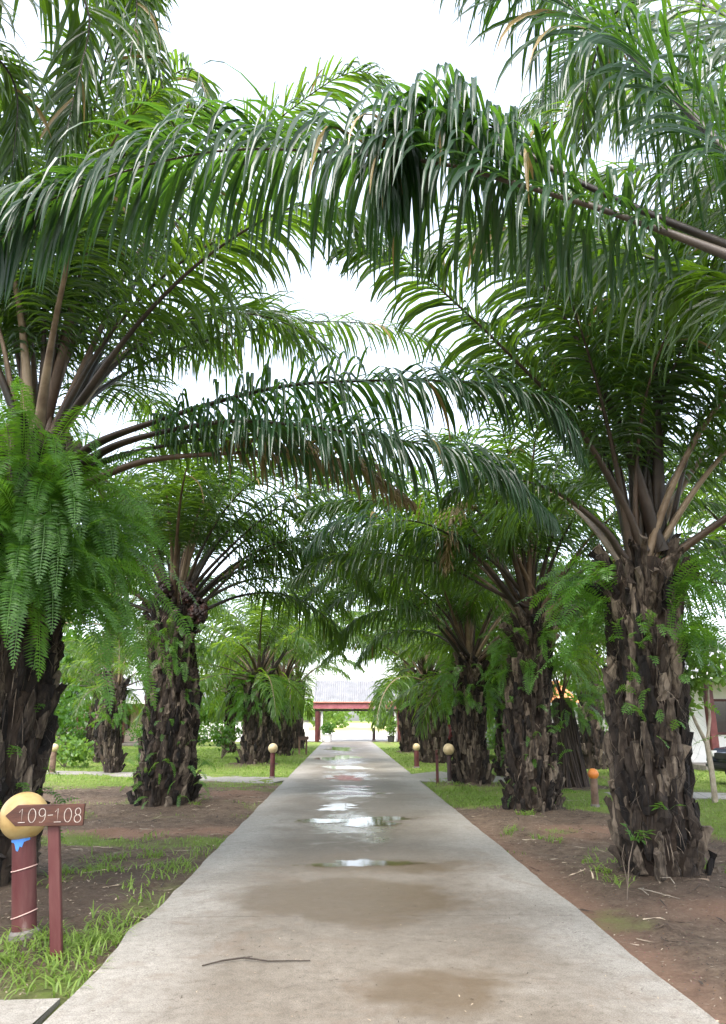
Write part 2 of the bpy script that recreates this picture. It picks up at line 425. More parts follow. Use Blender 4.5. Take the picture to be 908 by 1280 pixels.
def fruit_mesh(seed, r=.2):
    g = np.random.default_rng(seed); bm = bmesh.new()
    for i in range(70):
        d = norm(g.normal(0, 1, 3)); p = d * r * np.array((.85, .85, 1.15)) * g.uniform(.8, 1.05)
        bmesh.ops.create_icosphere(bm, subdivisions=1, radius=.045, matrix=Matrix.Translation(p) @ Matrix.Scale(1.25, 4))
    bmesh.ops.create_icosphere(bm, subdivisions=2, radius=r * .82)
    me = bpy.data.meshes.new('fruit_bunch'); bm.to_mesh(me); bm.free(); me.materials.append(M['fruit']); return me
FRUIT = fruit_mesh(3)

def palm(label, base, top, r0, r1, nfr, seed, near=True, L=1.0, emax=88, emin=2, skip=None, heroes=(), fruits=(), detail=1.0, group='oil palms lining the drive', trunk=True):
    """base and top are world points: foot of the trunk and the heart of the crown"""
    g = np.random.default_rng(seed)
    t = thing('oil_palm', label, 'palm tree', tuple(base), 0, group)
    base = np.asarray(base, float); top = np.asarray(top, float) - base
    H = top[2]
    link('trunk', trunk_mesh(H, top[:2], r0, r1, seed, detail), t)
    for i in range(nfr):
        s = (i + .5) / nfr
        e = emax - (emax - emin) * s ** 1.15 + g.normal(0, 4)
        az = i * 2.39996 + seed
        az_d = math.degrees(az) % 360
        sc = L * g.uniform(.88, 1.1) * (.8 if e > 80 else 1)
        if skip and skip(az_d, e): continue
        if near and e < 64 and az_in(az_d, 225, 315): continue
        key = (min(CLASS_E, key=lambda c: abs(c - e)), int(g.integers(0, 2)))
        rr = r1 * np.interp(e, [0, 90], [.75, .12])
        loc = (top[0] + rr * math.cos(az), top[1] + rr * math.sin(az), H + np.interp(e, [0, 45, 90], [-.28, -.08, -.05]))
        if near:
            f = link('frond', NEAR[key][0], t, loc, (g.normal(0, .05), 0, az), sc)
            link('rachis', NEAR[key][1], f)
        else:
            link('frond', FAR[key], t, loc, (g.normal(0, .05), 0, az), sc)
    for ctrl, kw in heroes:
        kw = dict(kw); dry = kw.pop('dry', False); lab = kw.pop('label', None); rm = kw.pop('rm', None) or ('rachis_dark' if not dry else 'rachis'); lm = kw.pop('lm', None) or ('leaf' if near else 'leaf_far'); kw.setdefault('jit', .55)
        P = [W(*c) - base for c in ctrl]
        a, b = frond_pair(P, int(P[0][0] * 1000) % 997 + len(P) + int(ctrl[-1][0]) % 50, mats=('leaf_dry' if dry else lm, rm), **kw)
        f = link('frond', a, t); link('rachis', b, f)
        if lab: f['label'] = lab
    for p in fruits:
        link('fruit_bunch', FRUIT, t, tuple(W(*p) - base), (g.normal(0, .3), 0, g.uniform(0, 6)), g.uniform(.8, 1.1))
    return t

def az_in(a, lo, hi):
    a = (a - lo) % 360
    return a < (hi - lo) % 360

# left row -----------------------------------------------------------
palm('oil palm at the left edge with tan stalks above a huge mass of hanging ferns', (-3.5, 8.05, 0), (-3.55, 8.05, 4.55), .43, .4, 44, 11,
     skip=lambda a, e: e < 62 and (az_in(a, -75, 80)), heroes=[
    ([(60, 560, 8.0), (88, 520, 7.8), (160, 420, 7.4), (230, 345, 7.0), (300, 292, 6.7), (370, 258, 6.4), (430, 262, 6.1), (480, 300, 5.9)], dict(n=95, lmax=.85, t0=.3, K=5)),
    ([(50, 550, 8.0), (84, 420, 7.9), (110, 330, 7.8), (150, 230, 7.5), (215, 150, 7.0), (260, 130, 6.5)], dict(rm='rachis_tan', n=90, t0=.3, rw=.07)),
    ([(35, 550, 8.0), (30, 420, 7.9), (18, 310, 7.7), (8, 200, 7.3), (20, 90, 6.7)], dict(rm='rachis_tan', n=90, t0=.3, rw=.07)),
    ([(60, 545, 8.0), (55, 420, 8.1), (60, 330, 8.2), (80, 240, 8.3), (120, 160, 8.2)], dict(rm='rachis_tan', n=80, t0=.3)),
    ([(65, 545, 8.0), (122, 420, 8.1), (170, 320, 8.3), (240, 230, 8.5), (330, 170, 8.5), (400, 150, 8.3)], dict(rm='rachis_tan', n=85, t0=.3, rw=.07)),
    ([(50, 550, 8.0), (112, 350, 8.2), (160, 200, 8.3), (200, 112, 8.0), (242, 86, 7.6), (264, 140, 7.3)], dict(rm='rachis_tan', n=110, t0=.3, grav=.7)),
    ([(75, 545, 8.2), (180, 335, 8.6), (280, 212, 8.8), (370, 132, 8.6), (440, 90, 8.2), (492, 104, 7.9)], dict(n=110, t0=.35, grav=.5)),
    ([(45, 550, 8.0), (90, 300, 7.6), (120, 130, 7.0), (150, 20, 6.4), (200, -30, 5.9)], dict(n=110, t0=.3, grav=.6)),
    ([(20, 540, 8.0), (4, 430, 7.8), (-30, 330, 7.5), (-60, 240, 7)], dict(rm='rachis_tan', n=80, t0=.3)),
    ([(70, 595, 8.0), (120, 555, 7.95), (200, 525, 7.9), (280, 500, 7.8), (360, 482, 7.7), (450, 476, 7.6), (550, 476, 7.5), (630, 483, 7.4), (690, 508, 7.35), (722, 560, 7.3)], dict(lm='leaf_dark', n=200, wide=.036, lmax=.92, K=6, t0=.2, grav=.85, rw=.075)),
    ([(75, 600, 8.0), (150, 555, 7.8), (270, 528, 7.6), (360, 530, 7.4), (454, 543, 7.3), (560, 562, 7.2), (630, 588, 7.1), (685, 640, 7.05)], dict(lm='leaf_dark', n=200, wide=.036, lmax=.9, K=6, t0=.22, grav=.9, rw=.07)),
    ([(80, 600, 8.0), (150, 570, 8.1), (240, 551, 8.2), (320, 543, 8.3), (420, 560, 8.4), (500, 600, 8.5)], dict(n=80, lmax=.7, K=5, t0=.25, grav=.85)),
    ([(95, 610, 8.0), (180, 577, 7.9), (280, 567, 8.0), (375, 566, 8.1), (450, 585, 8.2), (510, 625, 8.3)], dict(n=75, lmax=.6, K=4, t0=.4, grav=.85, dry=True, label='dry brown frond')),
    ([(65, 560, 8.1), (110, 500, 8.6), (180, 455, 9.3), (260, 425, 10), (340, 408, 10.6), (420, 402, 11), (500, 412, 11.3), (570, 445, 11.5)], dict(n=110, lmax=.85, K=4, t0=.25, grav=.8)),
])
palm('second oil palm on the left with black fruit bunches and flared foot', (-3.42, 15.2, 0), (-3.5, 15.2, 3.75), .55, .40, 42, 5, emin=20, skip=lambda a, e: e < 25 and az_in(a, -60, 60), heroes=[
    ([(232, 745, 15.2), (270, 702, 15.1), (320, 655, 15), (370, 622, 14.8), (430, 612, 14.6), (490, 630, 14.4)], dict(n=80, t0=.3)),
    ([(248, 760, 15.2), (300, 712, 15.4), (370, 688, 15.8), (430, 700, 16.2), (472, 745, 16.5)], dict(n=95, K=5, t0=.3, grav=.85)),
    ([(250, 765, 15.2), (300, 745, 15.6), (350, 742, 16.2), (400, 765, 16.8), (425, 800, 17.2)], dict(n=90, K=5, t0=.3, grav=.85)),
    ([(245, 752, 15.2), (275, 725, 15.1), (330, 705, 15), (390, 720, 14.9)], dict(n=50, t0=.25, lmax=.6)),
], fruits=[(205, 738, 14.85), (236, 742, 14.8), (248, 765, 14.85)])
palm('third oil palm on the left, fern draped with broad dark leaves on its head', (-3.3, 28.5, 0), (-3.25, 28.5, 3.25), .55, .45, 34, 6, near=False, skip=lambda a, e: e < 38 and az_in(a, -60, 60), heroes=[([(340, 842, 28.5), (366, 805, 28), (400, 788, 27.6), (440, 790, 27.2), (470, 815, 26.9)], dict(n=80, K=4, t0=.25, wide=.06, grav=.8)), ([(340, 840, 28.5), (350, 770, 28.4), (385, 720, 28.2), (430, 715, 28), (470, 745, 27.8)], dict(n=80, K=4, t0=.25, wide=.06, grav=.8)), ([(340, 840, 28.5), (372, 792, 28), (420, 765, 27.5), (470, 772, 27), (505, 812, 26.8)], dict(n=80, K=4, t0=.25, grav=.8))],  L=.85, detail=.7)
palm('fourth oil palm on the left with a full skirt of bright ferns', (-2.95, 36, 0), (-2.95, 36, 3.5), .55, .45, 30, 17, near=False, skip=lambda a, e: e < 45 and az_in(a, -60, 60),  detail=.6)
palm('farthest oil palm on the left, dark trunk just behind the fern skirted one', (-2.75, 43, 0), (-2.75, 43, 3.6), .5, .42, 30, 27, near=False, skip=lambda a, e: e < 45 and az_in(a, -60, 60),  detail=.5)
# right row ----------------------------------------------------------
palm('front oil palm on the right with a very thick dark trunk', (3.28, 8.2, 0), (3.3, 8.2, 3.3), .385, .36, 42, 3,
     skip=lambda a, e: (e < 80 and az_in(a, 95, 320)) or e < 30, heroes=[
    ([(805, 690, 8.1), (774, 620, 8.0), (719, 530, 7.8), (629, 435, 7.5), (560, 370, 7.2), (514, 330, 7.0), (470, 308, 6.8), (430, 310, 6.7)], dict(n=105, K=5, t0=.3)),
    ([(825, 690, 8.1), (779, 545, 8.0), (719, 420, 7.7), (650, 320, 7.3), (580, 260, 6.9)], dict(n=115, t0=.42, rw=.08, rt=.055, lmax=1.0)),
    ([(820, 690, 8.2), (799, 550, 8.2), (759, 420, 8.0), (715, 330, 7.7), (660, 250, 7.2)], dict(n=115, t0=.42, rw=.08, rt=.055, lmax=1.0)),
    ([(830, 690, 8.2), (815, 560, 8.3), (789, 435, 8.4), (770, 330, 8.4), (740, 230, 8.2)], dict(n=115, t0=.42, rw=.08, rt=.055, lmax=1.0)),
    ([(825, 690, 8.2), (823, 570, 8.1), (819, 420, 7.8), (830, 330, 7.4), (860, 260, 6.9)], dict(n=115, t0=.42, rw=.08, rt=.055, lmax=1.0)),
    ([(835, 690, 8.2), (842, 645, 8.2), (869, 540, 8.1), (908, 485, 7.9), (960, 440, 7.7), (1020, 430, 7.5)], dict(n=80, t0=.3)),
    ([(800, 720, 8.1), (779, 695, 8.1), (754, 660, 8.05), (704, 620, 8.0), (650, 600, 7.9), (600, 598, 7.8), (560, 620, 7.7)], dict(n=70, t0=.4, lmax=.6, grav=.85)),
])
palm('second oil palm on the right leaning slightly with ragged shaggy bark', (3.3, 13.9, 0), (3.5, 13.9, 3.45), .44, .34, 42, 8, emin=20, skip=lambda a, e: e < 40 and az_in(a, 110, 250), heroes=[
    ([(665, 755, 13.8), (620, 705, 13.5), (560, 668, 13.2), (480, 648, 13), (420, 652, 12.8), (383, 685, 12.6)], dict(lm='leaf_dark', n=110, K=5, t0=.25, grav=.85)),
    ([(660, 760, 13.8), (610, 735, 13.6), (550, 705, 13.4), (480, 692, 13.2), (410, 697, 13), (365, 725, 12.9)], dict(n=95, K=5, t0=.25, grav=.85)),
    ([(672, 750, 13.8), (642, 692, 13.5), (602, 643, 13.2), (575, 628, 13.0), (562, 655, 12.9), (558, 710, 12.85)], dict(n=70, t0=.55, lmax=.5, dry=True, label='broken dry frond hanging down')),
])
palm('third oil palm on the right with yellow green ferns below its crown', (3.17, 19.4, 0), (3.2, 19.4, 3.05), .42, .32, 38, 9, emin=20, skip=lambda a, e: e < 50 and az_in(a, 110, 255), heroes=[
    ([(588, 822, 19.2), (550, 778, 18.8), (500, 762, 18.3), (450, 772, 17.9), (412, 805, 17.6)], dict(n=100, K=5, t0=.25, lmax=.85, grav=.85)),
    ([(580, 818, 19.2), (540, 770, 19.8), (480, 745, 20.6), (420, 752, 21.4), (372, 790, 22)], dict(n=100, K=5, t0=.25, grav=.85)),
    ([(585, 822, 19.2), (548, 795, 19.6), (505, 788, 20.2), (470, 800, 20.6), (448, 828, 21)], dict(n=90, K=5, t0=.3, lmax=.7, grav=.85)),
    ([(582, 815, 19.2), (545, 740, 19.3), (490, 700, 19.4), (430, 705, 19.5), (390, 740, 19.6)], dict(n=100, K=5, t0=.25, grav=.85)),
    ([(585, 820, 19.2), (555, 765, 18.8), (500, 725, 18.2), (430, 715, 17.6), (380, 745, 17)], dict(n=80, K=4, t0=.25, grav=.8)),
])
palm('fourth oil palm on the right behind a globe lamp on a red post', (3.5, 29.3, 0), (3.15, 29.3, 3.2), .62, .5, 34, 10, near=False, skip=lambda a, e: e < 38 and az_in(a, 120, 240), heroes=[([(528, 836, 29.2), (502, 806, 28.8), (470, 795, 28.4), (435, 800, 28), (405, 826, 27.7)], dict(n=80, K=4, t0=.25, wide=.06, grav=.8)), ([(528, 832, 29.2), (515, 765, 29), (475, 728, 28.8), (430, 730, 28.6), (395, 765, 28.4)], dict(n=80, K=4, t0=.25, wide=.06, grav=.8)), ([(528, 832, 29.2), (492, 790, 28.6), (450, 774, 28), (410, 786, 27.5), (385, 826, 27)], dict(n=80, K=4, t0=.25, grav=.8))],  detail=.7)
palm('last oil palm of the right row with a blackish trunk near the entrance roof', (3.3, 38.5, 0), (3.2, 38.5, 3.6), .55, .45, 32, 14, near=False, skip=lambda a, e: e < 45 and az_in(a, 120, 240),  detail=.5)
# palms whose trunks stand outside the frame, fronds reach into view --
palm('near oil palm outside the right edge whose long dark frond arches over the whole drive', (4.1, 2.0, 0), (3.9, 2.1, 3.4), .5, .42, 20, 31, skip=lambda a, e: e < 80, heroes=[
    ([(1180, 420, 2.3), (1020, 362, 2.6), (908, 318, 3.0), (760, 264, 3.4), (640, 228, 3.7), (560, 206, 3.9), (450, 193, 4.1), (330, 186, 4.2), (250, 192, 4.2), (150, 216, 4.15), (60, 252, 4.05), (0, 300, 3.95), (-50, 380, 3.9)], dict(lm='leaf_dark', n=270, lmax=.9, K=7, wide=.036, t0=.22, grav=.9, rw=.034, rt=.03)),
    ([(1180, 430, 2.3), (980, 335, 3.0), (800, 262, 3.5), (680, 205, 3.72), (640, 172, 3.8), (590, 145, 3.85), (550, 135, 3.85), (515, 150, 3.85), (495, 195, 3.85), (488, 250, 3.85)], dict(lm='leaf_dark', n=140, lmax=.74, K=7, wide=.036, t0=.64, grav=1.3, rw=.032, rt=.028)),
    ([(1150, 430, 2.4), (1080, 320, 5.0), (980, 200, 6.6), (880, 125, 7.4), (780, 95, 7.9), (700, 112, 8.2), (635, 160, 8.3)], dict(n=170, lmax=1.1, K=6, t0=.3, grav=.7)),
    ([(1150, 430, 2.4), (1080, 240, 4.4), (980, 90, 5.8), (880, 30, 6.6), (790, 20, 7.1), (720, 60, 7.4), (680, 130, 7.5)], dict(lm='leaf_dark', n=170, lmax=1.1, K=6, t0=.3, grav=.7)),
    ([(1150, 430, 2.4), (1060, 380, 5.6), (960, 300, 7.2), (880, 265, 8.0), (800, 270, 8.6), (740, 310, 9.0)], dict(n=150, lmax=1.0, K=5, t0=.3, grav=.7)),
    ([(1150, 430, 2.4), (1050, 300, 4.0), (930, 225, 5.5), (820, 205, 6.4), (720, 235, 7.0), (650, 300, 7.3)], dict(n=140, lmax=1.0, K=5, t0=.25, grav=.7)),
    ([(1150, 430, 2.4), (1100, 150, 3.4), (1000, -20, 4.4), (880, -90, 5.2), (760, -70, 5.8), (680, 0, 6.2)], dict(n=140, lmax=1.0, K=5, t0=.25, grav=.6)),
    ([(1130, 430, 2.4), (1010, 300, 2.8), (908, 190, 3.2), (820, 98, 3.5), (760, 45, 3.7), (690, -5, 3.9), (600, -60, 4.1), (520, -80, 4.3)], dict(lm='leaf_dark', n=220, lmax=.95, K=7, wide=.036, t0=.25, grav=.62, rw=.042)),
    ([(1150, 450, 2.4), (1040, 400, 3.5), (930, 362, 4.5), (850, 335, 4.8), (760, 304, 5.1), (680, 284, 5.4), (600, 290, 5.7), (540, 320, 5.9)], dict(n=150, lmax=.95, K=6, t0=.25, grav=.75)),
    ([(1150, 430, 2.4), (1040, 260, 3.6), (960, 160, 4.6), (880, 110, 5.2), (790, 110, 5.7), (700, 150, 6.1), (640, 200, 6.3)], dict(n=140, lmax=1.0, K=6, t0=.25, grav=.75)),
    ([(1150, 430, 2.4), (1060, 200, 3.0), (960, 60, 3.6), (860, 0, 4.1), (770, 15, 4.5), (735, 110, 4.8), (725, 200, 5.0)], dict(n=90, lmax=.6, K=5, t0=.3, grav=.85)),
])
palm('near oil palm outside the left edge with fronds hanging into the top left corner', (-4.3, 2.6, 0), (-4.2, 2.6, 4.2), .5, .42, 20, 33, skip=lambda a, e: e < 80, heroes=[
    ([(-420, 330, 3.2), (-250, 120, 3.8), (-100, -20, 4.4), (40, -60, 5.0), (110, 10, 5.3), (95, 110, 5.4), (75, 200, 5.4)], dict(n=150, lmax=.95, K=6, t0=.3, grav=.6)),
    ([(-420, 330, 3.2), (-220, 40, 4.2), (-40, -110, 5.2), (110, -110, 5.8), (168, -20, 6.0), (163, 70, 6.0), (145, 150, 6.0)], dict(n=150, lmax=1.0, K=6, t0=.3, grav=.55)),
    ([(-420, 330, 3.2), (-180, -40, 4.4), (20, -160, 5.6), (130, -60, 6.4), (190, 60, 6.8), (215, 170, 6.9)], dict(n=140, lmax=.9, K=5, t0=.3, grav=.6)),
    ([(-420, 330, 3.2), (-260, 180, 3.8), (-130, 90, 4.3), (-30, 60, 4.7), (20, 110, 4.9), (15, 220, 5.0)], dict(n=90, lmax=.7, K=5, t0=.3, grav=.75)),
])
# further palms behind the two rows ----------------------------------
BGP = 'smaller palms behind the two rows'
palm('small palm with a smooth stubby trunk on the left lawn before the peach house', (-7.2, 24.3, 0), (-7.2, 24.3, 2.7), .24, .2, 16, 40, near=False, L=.5, detail=.4, group=BGP)
palm('slim palm far back on the left lawn in front of the red brown columns', (-12.6, 39, 0), (-12.6, 39, 3.4), .26, .2, 22, 41, near=False, L=.65, detail=.3, group=BGP)
palm('slim palm on the left lawn seen just left of the fern draped third palm', (-5.75, 38.9, 0), (-5.85, 38.9, 3.2), .25, .2, 24, 42, near=False, L=.8, detail=.3, group=BGP)
palm('fern clad palm behind the second right palm with a mossy green trunk', (4.75, 22.6, 0), (4.7, 22.6, 3.0), .3, .26, 24, 43, near=False, L=.8, detail=.5, group=BGP)
palm('palm behind the right row whose pale fronds show at the right edge', (8.6, 14.8, 0), (8.5, 14.8, 4.6), .3, .26, 18, 44, near=False, L=.75, emin=20, detail=.4, group=BGP)
palm('tall palm in the left distance whose fronds rise above the second left palm', (-9.2, 30, 0), (-9.2, 30, 5.4), .4, .34, 22, 46, near=False, L=.85, detail=.4, group=BGP)
palm('tall palm in the right distance whose fronds rise behind the second right palm', (8.4, 26, 0), (8.4, 26, 4.4), .4, .34, 15, 47, near=False, L=.75, emin=25, detail=.4, group=BGP)

# ------------------------------------------------------------------ ferns growing on the trunks
def fern_geo(origins, dirs, lens, g, pl=.1, step=.022, pw=None):
    pw = pw or step * .74; VV, FF, off = [], [], 0
    RVs, RFs = [], []
    for o, d, L in zip(origins, dirs, lens):
        n = int(L / step); n = max(n, 8)
        p = np.array(o, float); d = norm(np.array(d, float)); C = []; T = []
        gr = g.uniform(.025, .09) * 36 / n
        for i in range(n):
            C.append(p.copy()); T.append(d.copy())
            p = p + d * L / n; d = norm(d + np.array((g.normal(0, .01), g.normal(0, .01), -gr * (1.2 if i > n * .15 else .5))))
        C, T = np.array(C), np.array(T)
        h = d.copy(); h = np.array((dirs[0][0], dirs[0][1], 0)) if False else np.array((T[0][0] + g.normal(0, .25), T[0][1] + g.normal(0, .25), 0))
        S = norm(np.cross(h, (0, 0, 1.))); S = norm(S[None] - T * (T @ S)[:, None]); Nn = np.cross(S, T)
        r_ = g.normal(0, .5); S, Nn = S * math.cos(r_) + Nn * math.sin(r_), Nn * math.cos(r_) - S * math.sin(r_)
        u = np.linspace(0, 1, n)
        ln = pl * np.interp(u, [0, .08, .2, .6, .9, 1], [.15, .55, .95, 1, .6, .1]) * g.uniform(.85, 1.1)
        for sg in (1, -1):
            q = norm(S * sg * 1.0 + T * .22 + Nn * g.normal(.12, .12, n)[:, None]); 
            mid = C + q * (ln * .45)[:, None] - np.array((0, 0, 1.)) * (ln * .03)[:, None]
            tip = C + q * ln[:, None] - np.array((0, 0, 1.)) * (ln * g.uniform(.1, .35, n))[:, None]
            w = T * pw * .5
            V = np.stack([C, mid + w, tip, mid - w], 1).reshape(-1, 3)
            V = V if True else V
            VV.append(V); FF.append(np.arange(4 * n).reshape(-1, 4) + off); off += 4 * n
        w = S * .004
        V = np.stack([C - w, C + w], 1).reshape(-1, 3)
        i = np.arange(n - 1) * 2
        VV.append(V); FF.append(np.stack([i, i + 1, i + 3, i + 2], 1) + off); off += 2 * n
    return np.vstack(VV), np.vstack(FF)

def fern_clump(label, c, ra, zr, n, Lr, seed, az=(0, 360), pl=.1, upr=.25, step=.03, mat_='fern', group='ferns growing on the palm trunks', stuff=False):
    """ferns rooted in a trunk round axis point c, over heights zr, azimuth range az (deg, 0=+X, 270 = towards the camera)"""
    g = np.random.default_rng(seed); O, D, L = [], [], []
    for i in range(n):
        a = R(g.uniform(*az)); z = g.uniform(*zr)
        r_ = ra * g.uniform(.8, 1.05)
        O.append((r_ * math.cos(a), r_ * math.sin(a), z)); up = g.uniform(-.2, 1.1)
        D.append((math.cos(a) + g.normal(0, .3), math.sin(a) + g.normal(0, .3), up if g.random() > upr else up + 1.2)); L.append(g.uniform(*Lr))
    V, F = fern_geo(O, D, L, g, pl, step)
    o = link('fern_clump', npmesh('fern_clump', V, F, M[mat_]), None, c)
    return tag(o, label, 'fern', None if stuff else group, 'stuff' if stuff else None)

fern_clump('huge cascade of long sword ferns hanging from the left edge palm', (-3.52, 8.05, 0), .46, (2.5, 4.15), 320, (.6, 1.9), 50, az=(200, 400), pl=.135, upr=.25, step=.032)
fern_clump('low ferns and leaves clinging to the foot of the left edge palm', (-3.5, 8.05, 0), .5, (.5, 1.6), 26, (.25, .5), 51, az=(200, 380), pl=.06, stuff=True)
fern_clump('small ferns sprouting under the crown of the second left palm', (-3.47, 15.2, 0), .46, (2.5, 3.4), 46, (.35, .9), 52, az=(170, 380), pl=.08)
fern_clump('weedy ferns round the flared foot of the second left palm', (-3.42, 15.2, 0), .64, (.1, .8), 36, (.2, .5), 53, az=(140, 400), pl=.05, stuff=True)
fern_clump('soft hanging ferns covering the third left palm', (-3.27, 28.5, 0), .5, (1.6, 3.1), 120, (.6, 1.2), 54, az=(0, 360), pl=.11, step=.03)
fern_clump('bright green skirt of ferns round the fourth left palm', (-2.95, 36, 0), .5, (2.0, 3.1), 120, (.7, 1.3), 55, pl=.14, step=.04)
fern_clump('dark sword ferns spreading left from the crown base of the front right palm', (3.3, 8.2, 0), .48, (2.35, 3.15), 34, (.5, 1.05), 56, az=(135, 225), pl=.13)
fern_clump('pale sunlit ferns on the right flank of the front right palm', (3.3, 8.2, 0), .48, (2.1, 3.1), 44, (.4, 1.0), 57, az=(-70, 60), pl=.13)
fern_clump('few small ferns on the face of the front right palm trunk', (3.29, 8.2, 0), .52, (1.2, 2.6), 34, (.15, .5), 58, az=(200, 330), pl=.06, stuff=True)
fern_clump('ferns hanging from the neck of the second right palm', (3.47, 13.9, 0), .42, (2.3, 3.2), 56, (.35, .95), 59, az=(120, 420), pl=.12)
fern_clump('yellow green ferns under the crown of the third right palm', (3.19, 19.4, 0), .4, (1.8, 2.9), 80, (.4, 1.0), 60, az=(0, 360), pl=.12, step=.034)
fern_clump('fern skirt of the fourth right palm behind the red lamp post', (3.25, 29.3, 0), .6, (1.9, 3.1), 110, (.6, 1.2), 61, pl=.14, step=.04)
fern_clump('ferns climbing the mossy trunk behind the second right palm', (4.72, 22.6, 0), .3, (.4, 2.7), 120, (.3, .8), 62, pl=.09, step=.026)
fern_clump('ferns at the neck of the dark rooted trunk on the right lawn', (5.45, 18.5, 0), .4, (1.5, 2.3), 70, (.4, .9), 63, pl=.09, step=.026)
fern_clump('ferns round the head of the small stubby palm on the left lawn', (-7.2, 24.3, 0), .24, (1.4, 2.5), 60, (.4, .8), 64, pl=.09, step=.028)

fern_clump('scattered little ferns on the shaft of the second right palm', (3.38, 13.9, 0), .43, (.3, 2.4), 34, (.15, .4), 65, az=(180, 360), pl=.05, stuff=True)
fern_clump('scattered little ferns on the shaft of the second left palm', (-3.45, 15.2, 0), .5, (.5, 2.6), 44, (.15, .45), 66, az=(180, 360), pl=.055, stuff=True)
def leaf_plant(name, label, cat, c, n, size, spread, hgt, seed, mat_='broad', group=None, up=.7, asp=.38):
    """loose plant of pointed folded leaves on short stems, one mesh"""
    g = np.random.default_rng(seed); V, F = [], []
    for i in range(n):
        a = g.uniform(0, 2 * math.pi); d = norm(np.array((math.cos(a), math.sin(a), up * g.uniform(.1, 1.6))))
        p0 = np.array((g.normal(0, spread * .3), g.normal(0, spread * .3), 0)); p1 = p0 + d * g.uniform(.3, 1) * np.array((spread, spread, hgt)); p1[2] = abs(p1[2])
        L = size * g.uniform(.6, 1.2); d2 = norm(d + np.array((0, 0, -.55))); s = norm(np.cross(d2, (0, 0, 1))); n_ = np.cross(s, d2)
        b0 = len(V)
        V += [p1, p1 + d2 * L * .45 + s * L * asp + n_ * L * .1, p1 + d2 * L, p1 + d2 * L * .45 - s * L * asp + n_ * L * .1, p1 + d2 * L * .5]
        F += [(b0, b0 + 1, b0 + 4, b0 + 4), (b0, b0 + 4, b0 + 3, b0 + 3), (b0 + 4, b0 + 1, b0 + 2, b0 + 2), (b0 + 3, b0 + 4, b0 + 2, b0 + 2)]
        V += [p0 - s * .006, p0 + s * .006, p1 + s * .004, p1 - s * .004]; F += [(b0 + 5, b0 + 6, b0 + 7, b0 + 8)]
    Q = [f for f in F if f[2] != f[3]]; T = [f[:3] for f in F if f[2] == f[3]]
    o = link(name, npmesh(name, V, Q, M[mat_], T=T), None, c)
    return tag(o, label, cat, group)
leaf_plant('climbing_plant', 'dark arrow shaped leaves growing on the head of the third left palm', 'plant', (-3.5, 28.1, 2.9), 46, .38, .75, .6, 70)
leaf_plant('sapling', 'small sprig of green leaves on the face of the front right trunk', 'plant', tuple(W(833, 1012, 7.62)), 7, .12, .07, .08, 71, asp=.25)

# ------------------------------------------------------------------ ground, drive, paths
PALMS = [(-3.5, 8.05), (-3.42, 15.2), (-3.3, 28.5), (-2.95, 36), (3.28, 8.2), (3.3, 13.9), (3.17, 19.4), (3.5, 29.3), (3.3, 38.5), (4.1, 2), (-4.3, 2.6), (5.45, 18.5)]
def vnoise(x, y, s, seed):
    g = np.random.default_rng(seed); tab = g.random((256, 256))
    xi = np.floor(x / s).astype(int); yi = np.floor(y / s).astype(int); fx = x / s - xi; fy = y / s - yi
    fx = fx * fx * (3 - 2 * fx); fy = fy * fy * (3 - 2 * fy)
    t = lambda a, b: tab[a % 256, b % 256]
    return (t(xi, yi) * (1 - fx) + t(xi + 1, yi) * fx) * (1 - fy) + (t(xi, yi + 1) * (1 - fx) + t(xi + 1, yi + 1) * fx) * fy
def sm(x, a, b): t = np.clip((x - a) / (b - a), 0, 1); return t * t * (3 - 2 * t)
def cover(x, y):
    """grass, red soil and dark litter cover of the ground (0..1 each)"""
    n1 = vnoise(x, y, 1.3, 1) * .6 + vnoise(x, y, .45, 2) * .4; n2 = vnoise(x + 50, y, 2.2, 3); n3 = vnoise(x, y + 30, .8, 4)
    # left side
    lawnL = np.maximum(sm(y, 17.5, 20.5), sm(-x - .22 * (y - 8), 4.6, 6.2) * sm(y, 11, 14))
    weedsL = sm(x, -2.4, -1.8) * sm(y, 12.5, 9.5) * .5
    bandL = np.exp(-((y - 10.9) / .55) ** 2) * .75 + np.exp(-((y - 15.7 - x * .1) / 1.1) ** 2) * .45 + np.exp(-((y - 13.6) / .5) ** 2) * .35
    frontL = sm(y, 6.4, 5.4) * sm(x, -3.2, -2.3) * .5
    gl = np.maximum.reduce([lawnL, weedsL, bandL, frontL])
    # right side
    lawnR = np.maximum(sm(y, 14.2, 16.0), sm(x + .35 * (y - 12), 4.4, 5.2) * sm(y, 9.8, 11.0))
    nearR = sm(y, 13.0, 15.5) * sm(x, 2.0, 2.4)
    gr = np.maximum.reduce([lawnR, nearR, .25 * sm(n3, .55, .8), np.exp(-(((x - 4.0) / .5) ** 2 + ((y - 6.3) / .4) ** 2)) * .8])
    grass = np.where(x < 0, gl, gr)
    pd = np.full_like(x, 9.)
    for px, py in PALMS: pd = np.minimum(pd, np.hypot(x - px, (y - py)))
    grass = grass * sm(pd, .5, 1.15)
    grass = np.clip(grass * 1.5 - .5 + (n1 - .5) * 1.8 * (grass > .02), 0, 1)
    red = np.where(x < 0, np.exp(-((y - 12.2 - .15 * x) / .5) ** 2) + np.exp(-(((x + 2.3) / .9) ** 2 + ((y - 17.6) / 1.2) ** 2)), np.exp(-((y - 11.6) / .7) ** 2) * sm(x, 2.6, 3.2) + np.exp(-(((x - 3.4) / .8) ** 2 + ((y - 6.9) / .35) ** 2)) * .7 + sm(x, 2.5, 2.05) * sm(y, 14, 10) * .6)
    red = np.clip(red * (.7 + n2), 0, 1)
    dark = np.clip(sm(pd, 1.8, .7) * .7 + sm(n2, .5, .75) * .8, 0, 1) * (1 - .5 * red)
    return grass, red, dark
